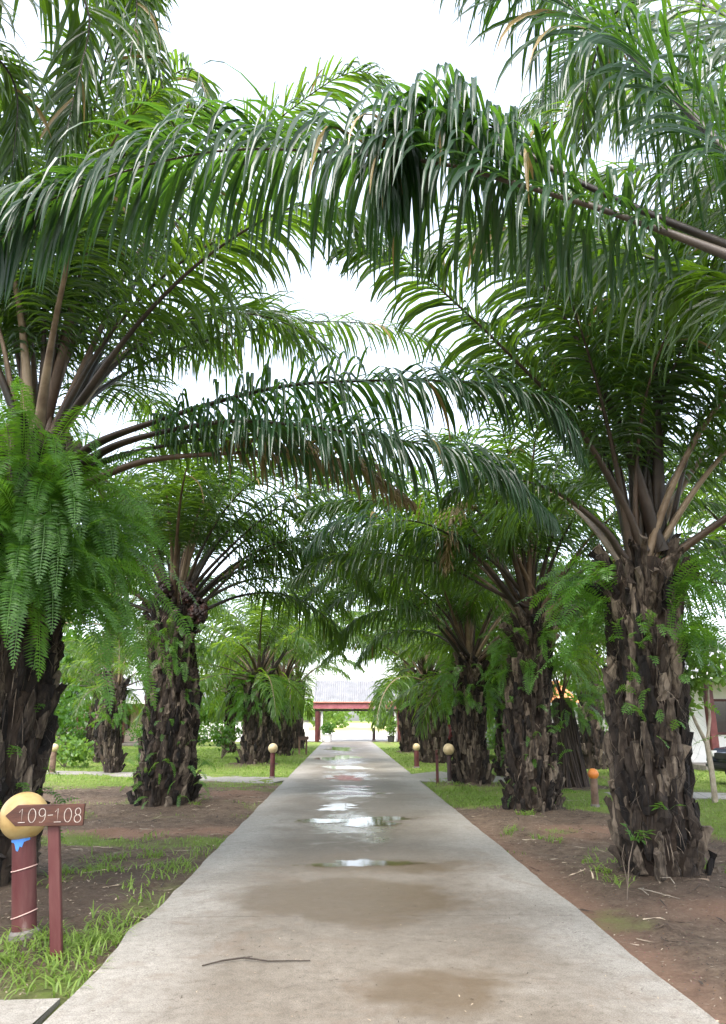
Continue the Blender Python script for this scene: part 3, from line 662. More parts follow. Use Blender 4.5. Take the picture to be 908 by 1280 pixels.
def gheight(x, y):
    h = (vnoise(x, y, .9, 9) - .5) * .05 + (vnoise(x, y, .28, 10) - .5) * .05 + (vnoise(x, y, .14, 12) - .5) * .03
    for px, py in PALMS: h = h + .09 * np.exp(-((np.hypot(x - px, y - py) / 1.0) ** 2))
    edge = np.where(x < 0, -1.6 - x, x - 2.0)
    near = sm(edge, 0, .5)
    far = sm(np.hypot(x, y - 20), 60, 35)
    return (h * np.clip(near, .25, 1) - .035 - .02 * (1 - near) - .1 * (edge < -.15)) * far - .035 * (1 - far)
def axis_coords(a, b, step, far):
    core = np.arange(a, b + 1e-6, step); out = []; s = step; p = b
    while p < far: s *= 1.35; p += s; out.append(p)
    lo = []; s = step; p = a
    while p > -far: s *= 1.35; p -= s; lo.append(p)
    return np.r_[lo[::-1], core, out]
gx = axis_coords(-9, 9, .07, 900); gy = axis_coords(3, 24, .08, 900)
X, Y_ = np.meshgrid(gx, gy); nx, ny = len(gx), len(gy)
gz = gheight(X, Y_)
i = (np.arange(ny - 1)[:, None] * nx + np.arange(nx - 1)[None]).ravel()
gm, gnt, _, glk = mat('ground_soil')
me = npmesh('ground', np.stack([X, Y_, gz], -1).reshape(-1, 3), np.stack([i, i + 1, i + nx + 1, i + nx], 1), gm, smooth=True)
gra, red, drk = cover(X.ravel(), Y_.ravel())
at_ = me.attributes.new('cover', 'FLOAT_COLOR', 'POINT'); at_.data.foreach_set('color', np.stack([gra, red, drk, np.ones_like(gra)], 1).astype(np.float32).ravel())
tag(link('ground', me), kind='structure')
def ground_nodes(nt, lk):
    tc = N(nt, 'ShaderNodeTexCoord').outputs['Object']
    at = N(nt, 'ShaderNodeAttribute', attribute_name='cover'); sp = N(nt, 'ShaderNodeSeparateColor'); lk.new(at.outputs['Color'], sp.inputs[0])
    n1 = noise(nt, 6, 10, .75, tc); n2 = noise(nt, 34, 8, .8, tc); n3 = noise(nt, 1.1, 5, .6, tc)
    soil = ramp(nt, [(.3, (.03, .022, .016)), (.43, (.115, .080, .055)), (.56, (.22, .158, .112)), (.72, (.38, .295, .22))]); lk.new(math_(nt, 'ADD', math_(nt, 'MULTIPLY', n1.outputs[0], .6), math_(nt, 'MULTIPLY', n2.outputs[0], .4)), soil.inputs[0])
    c = mixc(nt, math_(nt, 'MULTIPLY', sp.outputs[1], .8), soil.outputs[0], mixc(nt, n2.outputs[0], (.25, .135, .085), (.46, .28, .19)))
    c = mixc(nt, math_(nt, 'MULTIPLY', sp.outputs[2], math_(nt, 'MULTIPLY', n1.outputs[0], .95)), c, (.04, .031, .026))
    vo = N(nt, 'ShaderNodeTexVoronoi'); vo.inputs['Scale'].default_value = 26; vo.inputs['Randomness'].default_value = 1; lk.new(tc, vo.inputs['Vector'])
    deb = math_(nt, 'LESS_THAN', vo.outputs['Distance'], .16)
    c = mixc(nt, math_(nt, 'MULTIPLY', deb, .45), c, vo.outputs['Color'], 'OVERLAY')
    gc = ramp(nt, [(.25, (.075, .12, .02)), (.5, (.165, .22, .045)), (.75, (.26, .29, .10))]); lk.new(math_(nt, 'ADD', math_(nt, 'MULTIPLY', n2.outputs[0], .5), math_(nt, 'MULTIPLY', n3.outputs[0], .5)), gc.inputs[0])
    gf = math_(nt, 'ADD', math_(nt, 'MULTIPLY', sp.outputs[0], 1.5), math_(nt, 'MULTIPLY', math_(nt, 'SUBTRACT', n1.outputs[0], .62), 1.6), True)
    c = mixc(nt, gf, c, gc.outputs[0])
    b = N(nt, 'ShaderNodeBsdfPrincipled'); lk.new(c, b.inputs['Base Color']); b.inputs['Roughness'].default_value = .92; b.inputs['Specular IOR Level'].default_value = .2
    bp = N(nt, 'ShaderNodeBump'); bp.inputs['Strength'].default_value = 1.0; bp.inputs['Distance'].default_value = .06
    lk.new(math_(nt, 'ADD', n2.outputs[0], math_(nt, 'MULTIPLY', n1.outputs[0], 1.5)), bp.inputs['Height']); lk.new(bp.outputs[0], b.inputs['Normal'])
    lk.new(b.outputs[0], N(nt, 'ShaderNodeOutputMaterial').inputs[0])
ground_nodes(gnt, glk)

def concrete(name, wet=True):
    m, nt, nd, lk = mat(name)
    tc = N(nt, 'ShaderNodeTexCoord').outputs['Object']
    n1 = noise(nt, .55, 7, .65, tc, .4); n2 = noise(nt, 5, 8, .7, tc); n3 = noise(nt, 55, 8, .8, tc)
    base = ramp(nt, [(.32, (.066, .055, .042)), (.44, (.118, .102, .083)), (.54, (.17, .151, .126)), (.68, (.28, .26, .228))])
    lk.new(math_(nt, 'ADD', math_(nt, 'MULTIPLY', n1.outputs[0], .42), math_(nt, 'ADD', math_(nt, 'MULTIPLY', n2.outputs[0], .34), math_(nt, 'MULTIPLY', n3.outputs[0], .24))), base.inputs[0])
    c = base.outputs[0]
    rough = math_(nt, 'ADD', .5, math_(nt, 'MULTIPLY', n2.outputs[0], .35))
    sx = N(nt, 'ShaderNodeSeparateXYZ'); lk.new(tc, sx.inputs[0])
    bumpf = math_(nt, 'ADD', math_(nt, 'MULTIPLY', n3.outputs[0], .5), n2.outputs[0])
    # slab margins scoured pale, traffic lane browner
    ex = math_(nt, 'ABSOLUTE', math_(nt, 'SUBTRACT', sx.outputs[0], .2))
    er = N(nt, 'ShaderNodeMapRange', interpolation_type='SMOOTHSTEP'); er.inputs[1].default_value = .7; er.inputs[2].default_value = 1.75; lk.new(math_(nt, 'ADD', ex, math_(nt, 'MULTIPLY', math_(nt, 'SUBTRACT', n1.outputs[0], .5), 1.6)), er.inputs[0])
    c = mixc(nt, math_(nt, 'MULTIPLY', er.outputs[0], .55), c, mixc(nt, n3.outputs[0], (.18, .165, .145), (.40, .385, .355)))
    c = mixc(nt, math_(nt, 'MULTIPLY', math_(nt, 'SUBTRACT', 1.0, er.outputs[0]), .38), c, (.118, .093, .066))
    g1 = ramp(nt, [(.36, (.62, .60, .57)), (.5, (1, 1, 1)), (.66, (1.28, 1.27, 1.25))]); lk.new(noise(nt, 120, 3, .6, tc).outputs[0], g1.inputs[0]); c = mixc(nt, .9, c, g1.outputs[0], 'MULTIPLY')
    g2 = ramp(nt, [(.32, (.72, .70, .67)), (.5, (1, 1, 1)), (.68, (1.15, 1.15, 1.14))]); lk.new(noise(nt, 14, 6, .75, tc).outputs[0], g2.inputs[0]); c = mixc(nt, .9, c, g2.outputs[0], 'MULTIPLY')
    spk = math_(nt, 'GREATER_THAN', noise(nt, 22, 3, .5, tc).outputs[0], .67)
    c = mixc(nt, math_(nt, 'MULTIPLY', spk, .5), c, (.07, .055, .042))
    # silt stains, cracks
    n4 = noise(nt, 1.6, 6, .7, tc, 1.2)
    st = ramp(nt, [(.52, (0, 0, 0)), (.7, (1, 1, 1))]); lk.new(n4.outputs[0], st.inputs[0])
    c = mixc(nt, math_(nt, 'MULTIPLY', st.outputs[0], .5), c, (.125, .088, .06))
    vo = N(nt, 'ShaderNodeTexVoronoi', feature='DISTANCE_TO_EDGE'); vo.inputs['Scale'].default_value = .33
    dn = noise(nt, 2.5, 5, .6, tc); ad = N(nt, 'ShaderNodeMixRGB', blend_type='ADD'); ad.inputs[0].default_value = .22; lk.new(tc, ad.inputs[1]); lk.new(dn.outputs['Color'], ad.inputs[2]); lk.new(ad.outputs[0], vo.inputs['Vector'])
    jy = math_(nt, 'PINGPONG', math_(nt, 'ADD', math_(nt, 'SUBTRACT', sx.outputs[1], 2.25), math_(nt, 'MULTIPLY', n2.outputs[0], .02)), 2.25)
    jm = math_(nt, 'LESS_THAN', jy, .006)
    c = mixc(nt, math_(nt, 'MULTIPLY', jm, .6), c, (.05, .04, .032))
    cr = math_(nt, 'LESS_THAN', vo.outputs['Distance'], .0022)
    c = mixc(nt, math_(nt, 'MULTIPLY', cr, .22), c, (.07, .055, .045))
    if wet:
        # damp film: one mask made of soft ellipses broken by noise
        nw = noise(nt, 1.3, 6, .6, tc, .5)
        tot = None
        for (x, y, rx, ry, s) in WET:
            dx = math_(nt, 'DIVIDE', math_(nt, 'SUBTRACT', sx.outputs[0], x), rx); dy = math_(nt, 'DIVIDE', math_(nt, 'SUBTRACT', sx.outputs[1], y), ry)
            d = math_(nt, 'SQRT', math_(nt, 'ADD', math_(nt, 'MULTIPLY', dx, dx), math_(nt, 'MULTIPLY', dy, dy)))
            v = math_(nt, 'MULTIPLY', math_(nt, 'SUBTRACT', 1.25, d), s)
            tot = v if tot is None else math_(nt, 'MAXIMUM', tot, v)
        w = math_(nt, 'ADD', tot, math_(nt, 'MULTIPLY', math_(nt, 'SUBTRACT', nw.outputs[0], .5), 2.6))
        wr = N(nt, 'ShaderNodeMapRange', interpolation_type='SMOOTHSTEP'); wr.inputs[1].default_value = .05; wr.inputs[2].default_value = .75; lk.new(w, wr.inputs[0])
        damp = wr.outputs[0]
        c = mixc(nt, damp, c, mixc(nt, .5, c, (.15, .105, .06), 'MULTIPLY') if False else mixc(nt, .74, c, (.088, .060, .034)))
        rough = math_(nt, 'SUBTRACT', rough, math_(nt, 'MULTIPLY', damp, math_(nt, 'ADD', .2, math_(nt, 'MULTIPLY', math_(nt, 'GREATER_THAN', sx.outputs[1], 9.8), .24))))
    b = N(nt, 'ShaderNodeBsdfPrincipled'); lk.new(c, b.inputs['Base Color']); lk.new(rough, b.inputs['Roughness']); b.inputs['Specular IOR Level'].default_value = .5
    bp = N(nt, 'ShaderNodeBump'); bp.inputs['Strength'].default_value = .22; bp.inputs['Distance'].default_value = .012
    lk.new(bumpf, bp.inputs['Height']); lk.new(bp.outputs[0], b.inputs['Normal'])
    lk.new(b.outputs[0], N(nt, 'ShaderNodeOutputMaterial').inputs[0])
    return m
WET = [(.05, 7.35, .92, .85, 1.9), (.25, 8.9, 1.2, .5, .9), (.6, 5.0, .6, .4, .9), (.15, 12.2, .75, 2.0, .9), (.1, 17.5, .7, 2.0, .8), (.2, 22.5, .9, 2.2, .8), (0, 30, .9, 5, .7), (-.2, 42, .9, 6, .7)]
M['road'] = concrete('worn_concrete'); M['path'] = concrete('path_concrete', False)

def strip(name, left, right, mt, th=.09, ztop=0.0):
    """slab between two edge polylines, with real thickness"""
    Lp, Rp = np.asarray(left, float), np.asarray(right, float); n = len(Lp); k = 9
    V = []
    for a, b_ in zip(Lp, Rp):
        for q in range(k):
            t = q / (k - 1); p = a * (1 - t) + b_ * t
            z = ztop - (.012 if q in (0, k - 1) else 0)
            V.append((p[0], p[1], z))
    base = len(V)
    for a, b_ in zip(Lp, Rp): V += [(a[0], a[1], ztop - th), (b_[0], b_[1], ztop - th)]
    F = [(i * k + q, i * k + q + 1, (i + 1) * k + q + 1, (i + 1) * k + q) for i in range(n - 1) for q in range(k - 1)]
    for i in range(n - 1):
        F.append((i * k, (i + 1) * k, base + 2 * (i + 1), base + 2 * i)); F.append((i * k + k - 1, base + 2 * i + 1, base + 2 * (i + 1) + 1, (i + 1) * k + k - 1))
    F.append((0, base, base + 1, k - 1)); F.append(((n - 1) * k, (n - 1) * k + k - 1, base + 2 * n - 1, base + 2 * n - 2))
    me = bpy.data.meshes.new(name); me.from_pydata(V, [], F); me.materials.append(mt); me.update()
    return tag(link(name, me), kind='structure')
ys = np.r_[np.arange(-4, 26, .12), np.arange(26, 57.9, .6)]
g = np.random.default_rng(4)
le = -1.6 + .008 * (vnoise(ys, ys * 0, .9, 31) - .5) * 2 + .022 * (vnoise(ys, ys * 0, .25, 32) - .5) + .34 * np.exp(-((ys - 4.4) / .9) ** 2) * 0 - .07 * np.exp(-((ys - 6.4) / .35) ** 2)
re_ = 2.0 + .008 * (vnoise(ys, ys * 0, .9, 33) - .5) * 2 + .02 * (vnoise(ys, ys * 0, .22, 34) - .5)
strip('drive', np.stack([le, ys], 1), np.stack([re_, ys], 1), M['road'])
# slab in the lower left corner, with a joint to the drive
xs = np.linspace(-9, -1.66, 30)
strip('side_slab', np.stack([xs, np.full(30, 1.0)], 1), np.stack([xs, 4.98 + .03 * (vnoise(xs, xs * 0, .5, 40) - .5) * 2], 1), M['path'], ztop=-.012)
def path(name, pts, w, zt):
    C, L = spline([(p[0], p[1], 0) for p in pts], 40); T = norm(np.gradient(C, axis=0)); S = np.stack([-T[:, 1], T[:, 0]], 1)
    ww = np.asarray(np.interp(np.linspace(0, 1, 40), np.linspace(0, 1, len(w)), w))[:, None] / 2
    return strip(name, C[:, :2] + S * ww, C[:, :2] - S * ww, M['path'], ztop=zt)
path('side_path', [(1.95, 23.2), (2.7, 22.6), (3.6, 21.2), (4.7, 18.9), (6.0, 17.7), (8.2, 16.7), (13, 15.3), (24, 13)], [3.6, 2.4, 1.5, 1.3, 1.3, 1.3, 1.3, 1.3], -.008)
path('lawn_path', [(-1.55, 21.2), (-3, 21.8), (-5, 23), (-9, 24.6), (-18, 27)], [1.9, 1.5, 1.2, 1.1, 1.1], -.012)
# bright yard beyond the gate, dry field
def sheet(name, x0, x1, y0, y1, z, mt):
    V = [(x0, y0, z), (x1, y0, z), (x1, y1, z), (x0, y1, z)]
    return tag(link(name, npmesh(name, V, [(0, 1, 2, 3)], mt)), kind='structure')
M['yard'] = solid('pale_yard', [(.4, .37, .33), (.56, .53, .49)], .3, .9, .2, 3)
M['field'] = solid('dry_field', [(.22, .21, .07), (.38, .34, .15), (.5, .45, .22)], .2, .95, .6, 2)
sheet('yard', -30, 40, 57.9, 106, -.004, M['yard'])
sheet('field', -200, 220, 106, 420, -.002, M['field'])

# puddles: thin clear water films with ragged outlines
def water():
    m, nt, nd, lk = mat('puddle_water')
    at = N(nt, 'ShaderNodeAttribute', attribute_name='depth')
    nt0 = N(nt, 'ShaderNodeTexCoord').outputs['Object']; nd1 = noise(nt, 3.5, 6, .65, nt0, .4)
    dp = math_(nt, 'ADD', at.outputs['Fac'], math_(nt, 'MULTIPLY', math_(nt, 'SUBTRACT', nd1.outputs[0], .5), 1.3))
    film = N(nt, 'ShaderNodeMapRange', interpolation_type='SMOOTHSTEP'); film.inputs[1].default_value = .12; film.inputs[2].default_value = .42; lk.new(dp, film.inputs[0])
    tr = N(nt, 'ShaderNodeBsdfTransparent'); lk.new(mixc(nt, film.outputs[0], (1, 1, 1), (.93, .89, .82)), tr.inputs[0])
    gl = N(nt, 'ShaderNodeBsdfGlossy'); gl.inputs['Roughness'].default_value = .06
    fr = N(nt, 'ShaderNodeFresnel'); fr.inputs['IOR'].default_value = 1.33
    tc = N(nt, 'ShaderNodeTexCoord').outputs['Object']; nz = noise(nt, 3, 2, .5, tc)
    bp = N(nt, 'ShaderNodeBump'); bp.inputs['Strength'].default_value = .02; bp.inputs['Distance'].default_value = .02; lk.new(nz.outputs[0], bp.inputs['Height']); lk.new(bp.outputs[0], gl.inputs['Normal'])
    mx = N(nt, 'ShaderNodeMixShader'); lk.new(math_(nt, 'MULTIPLY', fr.outputs[0], film.outputs[0]), mx.inputs[0]); lk.new(tr.outputs[0], mx.inputs[1]); lk.new(gl.outputs[0], mx.inputs[2])
    lk.new(mx.outputs[0], N(nt, 'ShaderNodeOutputMaterial').inputs[0]); return m
M['water'] = water()
def puddle(x, y, rx, ry, seed, rag=.3):
    g = np.random.default_rng(seed); n = 90; th = np.arange(n) * 2 * math.pi / n
    r = np.ones(n)
    for k in (2, 3, 4, 6, 9, 14): r += rag * g.normal() / k ** .8 * np.cos(k * th + g.uniform(0, 6))
    V, D = [(x, y, .0045)], [1.0]
    for q in range(1, 7):
        V += [(x + rx * 1.25 * a * q / 6 * math.cos(t), y + ry * 1.25 * a * q / 6 * math.sin(t), .0045) for a, t in zip(r, th)]; D += [1 - q / 6] * n
    F = [(1 + q * n + i, 1 + (q + 1) * n + i, 1 + (q + 1) * n + (i + 1) % n, 1 + q * n + (i + 1) % n) for q in range(5) for i in range(n)]
    me = npmesh('puddle', V, F, M['water'], T=[(0, 1 + i, 1 + (i + 1) % n) for i in range(n)])
    at = me.attributes.new('depth', 'FLOAT', 'POINT'); at.data.foreach_set('value', np.array(D, np.float32))
    o = link('puddle', me)
    return tag(o, kind='structure')
for k, a in enumerate([(.25, 12.6, .85, .5, 21, .55), (.2, 9.0, .6, .2, 9), (-.1, 14.6, .4, .5, 15, .5), (.15, 17.2, .62, .35, 4), (.2, 18.9, .5, .25, 6), (.05, 21.6, .6, .8, 8), (0, 26.3, .8, 1.0, 5), (-.2, 33, .7, 2.2, 13), (-.3, 43, .8, 3, 2)]):
    puddle(*a[:4], seed=a[4], rag=a[5] if len(a) > 5 else .35)

# ------------------------------------------------------------------ grass, weeds and litter
def blades(n, fx, size, wid, seed, bend=.6, K=2, lean=.4):
    g = np.random.default_rng(seed)
    x, y = fx(n, g); z = gheight(x, y) - .005
    m = len(x); a = g.uniform(0, 2 * math.pi, m); s = size(x, y) * g.uniform(.5, 1.3, m)
    d = norm(np.stack([np.cos(a) * lean, np.sin(a) * lean, np.ones(m)], 1)); w = np.stack([-np.sin(a), np.cos(a), np.zeros(m)], 1)
    p = np.stack([x, y, z], 1); V = np.zeros((m, K + 1, 2, 3)); ww = wid(x, y) * g.uniform(.7, 1.3, m)
    for q in range(K + 1):
        h = (ww * (1 - (q / K) ** 1.6 * .94) * .5)[:, None]
        V[:, q, 0] = p - w * h; V[:, q, 1] = p + w * h
        p = p + d * (s / K)[:, None]
        d = norm(d + np.stack([np.cos(a), np.sin(a), -np.ones(m) * .55], 1) * (bend * g.uniform(.4, 1.4, m))[:, None])
    q0 = np.arange(m)[:, None] * (K + 1) * 2 + np.arange(K)[None] * 2
    return V.reshape(-1, 3), np.stack([q0, q0 + 1, q0 + 3, q0 + 2], -1).reshape(-1, 4)
def offroad(x, y, mg=.02): return (x < -1.62 - mg) | (x > 2.02 + mg)
def lawn_pts(n, g):
    y = 9 + 36 * g.random(n) ** 1.15; x = g.uniform(-1, 1, n) * (2.5 + y * .52)
    c = cover(x, y)[0]; k = (g.random(n) < c * 1.1) & offroad(x, y)
    # keep paths clear
    def near(path, w):
        C, _ = spline([(p[0], p[1], 0) for p in path], 60); d = np.full(n, 9.)
        for q in C: d = np.minimum(d, np.hypot(x - q[0], y - q[1]))
        return d < w
    k &= ~near([(1.95, 23.2), (2.7, 22.6), (3.6, 21.2), (4.7, 18.9), (6.0, 17.7), (8.2, 16.7), (13, 15.3), (24, 13)], .75) & ~near([(-1.55, 21.2), (-3, 21.8), (-5, 23), (-9, 24.6), (-18, 27)], .6)
    return x[k], y[k]
V, F = blades(130000, lawn_pts, lambda x, y: .035 + .0016 * y, lambda x, y: .005 + .00075 * y, 80)
tag(link('lawn_grass', npmesh('lawn_grass', V, F, M['grass'])), 'short bright green lawn on both sides of the drive', 'grass', kind='stuff')
def weed_pts(n, g):
    # tufts: cluster centres by the drive edge, at the sign and by the trunks
    cs = []
    for q in range(26): cs.append((-1.72 - abs(g.normal(0, .22)), g.uniform(5.1, 10.5), .12))
    for q in range(26): cs.append((g.normal(-2.2, .33), g.normal(5.75, .3), .1))
    for q in range(14): cs.append((g.uniform(-2.9, -2.0), g.uniform(7, 11.5), .1))
    for q in range(7): cs.append((g.normal(4.05, .45), g.normal(6.2, .3), .09))
    for q in range(6): cs.append((g.uniform(2.3, 3), g.uniform(7.5, 12), .06))
    for q in range(26):
        px, py = PALMS[g.integers(0, 7)]; a = g.uniform(0, 6.28); cs.append((px + .72 * math.cos(a), py + .72 * math.sin(a), .07))
    for q in range(26): cs.append((g.uniform(2.1, 3.0), g.uniform(15, 19), .15))
    cs = np.array(cs); i = g.integers(0, len(cs), n); x = cs[i, 0] + g.normal(0, 1, n) * cs[i, 2]; y = cs[i, 1] + g.normal(0, 1, n) * cs[i, 2]
    k = offroad(x, y, -.02); return x[k], y[k]
V, F = blades(3100, weed_pts, lambda x, y: .17 + 0 * x, lambda x, y: .0105 + .0003 * y, 81, bend=.55, K=4, lean=.55)
tag(link('weed_grass', npmesh('weed_grass', V, F, M['grass'])), 'taller weed tufts along the drive edge and round posts', 'weeds', kind='stuff')
def dirt_pts(n, g):
    y = 4.6 + 15 * g.random(n); x = np.where(g.random(n) < .5, g.uniform(-7, -1.65, n), g.uniform(2.05, 7, n))
    c = cover(x, y)[0]; k = g.random(n) > c * .8; return x[k], y[k]
V, F = blades(34000, dirt_pts, lambda x, y: .05 + 0 * x, lambda x, y: .009 + .0006 * y, 82, bend=1.2, K=2, lean=3.5)
tag(link('leaf_litter', npmesh('leaf_litter', V, F, M['litter'])), 'dry leaf bits and bark chips scattered on the bare soil', 'leaf litter', kind='stuff')
V, F = blades(420, lambda n, g: (g.uniform(-1.5, 1.95, n), 4 + 20 * g.random(n) ** 1.5), lambda x, y: .03 + 0 * x, lambda x, y: .006 + .0003 * y, 83, bend=.5, K=2, lean=6)
V[:, 2] = np.maximum(V[:, 2] + .1, .002); V[:, 2] = .003 + np.minimum(V[:, 2] - .002, .012) * .5
tag(link('drive_litter', npmesh('drive_litter', V, F, M['litter'])), 'specks of leaf and grit lying on the concrete drive', 'leaf litter', kind='stuff')
V, F = blades(900, dirt_pts, lambda x, y: .26 + 0 * x, lambda x, y: .011 + .0005 * y, 84, bend=.5, K=4, lean=5)
V[:, 2] = gheight(V[:, 0], V[:, 1]) + .006 + .012 * np.random.default_rng(5).random(len(V))
tag(link('fallen_leaflets', npmesh('fallen_leaflets', V, F, M['litter'])), 'long dry palm leaflets fallen on the bare soil', 'leaf litter', kind='stuff')
b = MB(); P = [W(258, 1207, 5.5), W(275, 1200, 5.5), W(305, 1195, 5.5), W(345, 1201, 5.5), W(391, 1199, 5.5)]
P = [np.array((-.92, 5.46, .008)), np.array((-.80, 5.54, .014)), np.array((-.66, 5.58, .02)), np.array((-.50, 5.53, .012)), np.array((-.22, 5.55, .007))]
b.tube(P, [.004, .0055, .006, .005, .003], 6)
b.tube([P[2], P[2] + np.array((.05, .03, .0))], [.004, .002], 5)
tag(b.build('fallen_twig', M['twig']), 'thin dark bent twig lying on the drive', 'twig')
g = np.random.default_rng(93); sticks = []
for q in range(5):
    a = g.uniform(0, 6.28); c0 = np.array((3.3, 8.2)) + np.array((g.uniform(-.6, 1.5), g.uniform(-1.3, -.6))); l = g.uniform(.2, .5)
    b = MB(); z0 = float(gheight(np.array([c0[0]]), np.array([c0[1]]))[0]) + .012
    b.tube([(c0[0], c0[1], z0), (c0[0] + l * .5 * math.cos(a), c0[1] + l * .5 * math.sin(a), z0 + .03), (c0[0] + l * math.cos(a + .3), c0[1] + l * math.sin(a + .3), z0 + .01)], [.0045, .004, .0025], 5)
    tag(b.build('dead_stalk', M['bark_pale']), 'pale dry stalk lying on the soil at the foot of the front right palm', 'stalk', 'dry stalks by the front right palm')
# thin sapling standing in front of the right trunk
b = MB(); s0 = W(783, 1115, 7.3); s0[2] = 0
b.tube([(0, 0, -.03), (.05, 0, .3), (.13, .02, .52)], [.006, .005, .0035], 6); b.tube([(.02, 0, .1), (-.01, 0, .35), (.02, 0, .45)], [.004, .003, .002], 5)
t = thing('sapling', 'thin bare stemmed sapling with a leafy tip before the front right palm', 'plant', tuple(s0)); b.build('stem', M['bark'], t)
o = leaf_plant('leaves', None, None, (.13, .02, .48), 16, .11, .09, .16, 91, asp=.2); o.parent = t

# ------------------------------------------------------------------ globe lamps and signs
def globe_lamp(label, x, y, h, rp, rg, post, glob, tilt=0, gm_=None, seed=0, extras=False):
    t = thing('globe_lamp', label, 'lamp', (x, y, float(gheight(np.array([x]), np.array([y]))[0])), 0, 'globe lamps beside the drive and lawn')
    t.rotation_euler = (R(1.0) * (seed % 3 - 1), tilt, 0)
    zt = h - 2 * rg * .93
    b = MB(); b.lathe([(rp, -.05), (rp, zt * .5), (rp * .98, zt)], k=20); b.build('post', M[post], t, smooth=True)
    b = MB(); b.lathe([(rp * 1.25, -.05), (rp * 1.22, .03), (rp * 1.02, .05)], k=20); b.build('footing', M['conc_base'], t, smooth=True)
    b = MB(); b.lathe([(rp * .8, zt - .01), (rp * .82, zt + .025), (rp * .7, zt + .03)], k=20); b.build('collar', M['paint_white'] if not extras else M['maroon'], t, smooth=True)
    b = MB(); cz = h - rg
    b.lathe([(rg * math.sin(a), cz - rg * math.cos(a)) for a in np.linspace(.42, math.pi, 20)], k=32); b.build('globe', M[glob], t, smooth=True)
    if extras:
        for z, dz in ((.155, .02), (.47, .012)):
            b = MB(); b.tube([(rp * 1.03 * math.cos(a), rp * 1.03 * math.sin(a), z + dz * math.cos(a)) for a in np.linspace(0, 2 * math.pi, 25)], .0042, 6); b.build('cord', M['cord'], t, smooth=True)
        b = MB(); n = 13
        V = []; prof = [.018, .02, .022, .02, .03, .08, .085, .05, .06, .025, .02, .018, .016]
        for q in range(n):
            a = R(205 + 115 * q / (n - 1)); V += [(rp * 1.012 * math.cos(a), rp * 1.012 * math.sin(a), zt - .002), (rp * 1.012 * math.cos(a), rp * 1.012 * math.sin(a), zt - .002 - prof[q])]
        b.add(V, [(2 * q, 2 * q + 1, 2 * q + 3, 2 * q + 2) for q in range(n - 1)]); b.build('tape', M['tape'], t)
    return t
globe_lamp('big yellowed globe on a thick dark red post tied with cord, behind the arrow sign', -2.38, 6.22, 1.02, .088, .178, 'maroon_worn', 'globe_yellow', tilt=-.13, extras=True)
globe_lamp('cream globe on a slim red post on the grass left of the drive', -2.02, 21.9, .93, .07, .135, 'maroon', 'globe_cream', seed=1)
globe_lamp('cream globe on an olive brown post far left on the lawn', -8.9, 24, .88, .09, .13, 'post_brown', 'globe_cream', seed=2)
globe_lamp('cream globe on a dark post at the foot of the third right palm', 2.58, 19.2, .93, .055, .14, 'post_dark', 'globe_cream', seed=1)
globe_lamp('orange globe on a brown post on the right lawn', 4.68, 14.65, .68, .07, .1, 'post_brown', 'globe_orange', tilt=.02)
globe_lamp('cream globe on a red post before the fourth right palm', 2.5, 27, .82, .09, .13, 'maroon', 'globe_cream', seed=2)
globe_lamp('pale globe on a dark post half hidden behind the front right palm', 6.5, 18.6, .72, .07, .11, 'post_dark', 'globe_cream')

# arrow sign "109-108"
t = thing('arrow_sign', 'dark red arrow board reading 109-108 on a red wooden post', 'sign', (-1.965, 5.72, 0), R(2))
t.rotation_euler = (0, R(-7.5), R(2))
b = MB(); b.box((0, .03, .43), (.078, .045, .98), bev=.004); b.build('post', M['maroon_worn'], t)
b = MB(); bw, bh = .53, .148
ol = [(-.32, 0), (-.245, -.07), (.225, -.074), (.227, .074), (-.24, .07)]
b.prism(ol, -.016, .012, 'y')
bd = b.build('board', M['wood_sign'], t, loc=(0, -.008, .905)); bd.rotation_euler = (0, R(7.0), 0)
bm = bmesh.new(); bm.from_mesh(bd.data); bmesh.ops.bevel(bm, geom=bm.edges[:], offset=.003, segments=1, affect='EDGES'); bm.to_mesh(bd.data); bm.free()
def digit(ch):
    if ch == '1': return [[(.15, .72), (.42, .95), (.42, .06)], [(.12, .05), (.75, .06)]]
    el = lambda cx, cy, rx, ry, a0=0, a1=360, n=22: [(cx + rx * math.cos(R(a)), cy + ry * math.sin(R(a))) for a in np.linspace(a0, a1, n)]
    if ch == '0': return [el(.45, .5, .34, .46)]
    if ch == '9': return [el(.45, .7, .3, .26), [(.75, .72), (.77, .5), (.7, .22), (.5, .05), (.25, .06)]]
    if ch == '8': return [el(.45, .73, .25, .23), el(.45, .26, .31, .25)]
    if ch == '-': return [[(.1, .5), (.8, .52)]]
b = MB(); hx = -.235
for ch in '109-108':
    wc = .074 if ch != '-' else .05; hc = .1
    for st in digit(ch):
        b.tube([(hx + p[0] * wc, 0, -.051 + p[1] * hc) for p in st], .0028, 6)
    hx += wc * (.93 if ch != '-' else .85)
lt = b.build('lettering', M['paint_white'], bd, loc=(0, -.0165, 0))
# small sign seen almost edge on, right of the drive
t = thing('signpost', 'dark board on a thin red post seen edge on beside the third right palm', 'sign', (2.33, 19.6, -.03), R(78))
b = MB(); b.box((0, 0, .42), (.06, .07, .86), bev=.004); b.build('post', M['maroon'], t)
b = MB(); b.prism([(-.3, .79), (-.22, .72), (.22, .72), (.22, .86), (-.22, .86)], -.05, -.02, 'y'); b.build('board', M['wood_sign'], t)
t = thing('signpost', 'low two legged board by the far left edge of the drive', 'sign', (-1.95, 36.2, -.03), R(70))
for s in (-1, 1):
    b = MB(); b.box((s * .42, 0, .4), (.07, .07, .85), bev=.004); b.build('post', M['post_brown'], t)
b = MB(); b.box((0, -.05, .75), (1.1, .03, .16), bev=.004); b.build('board', M['wood_sign'], t)

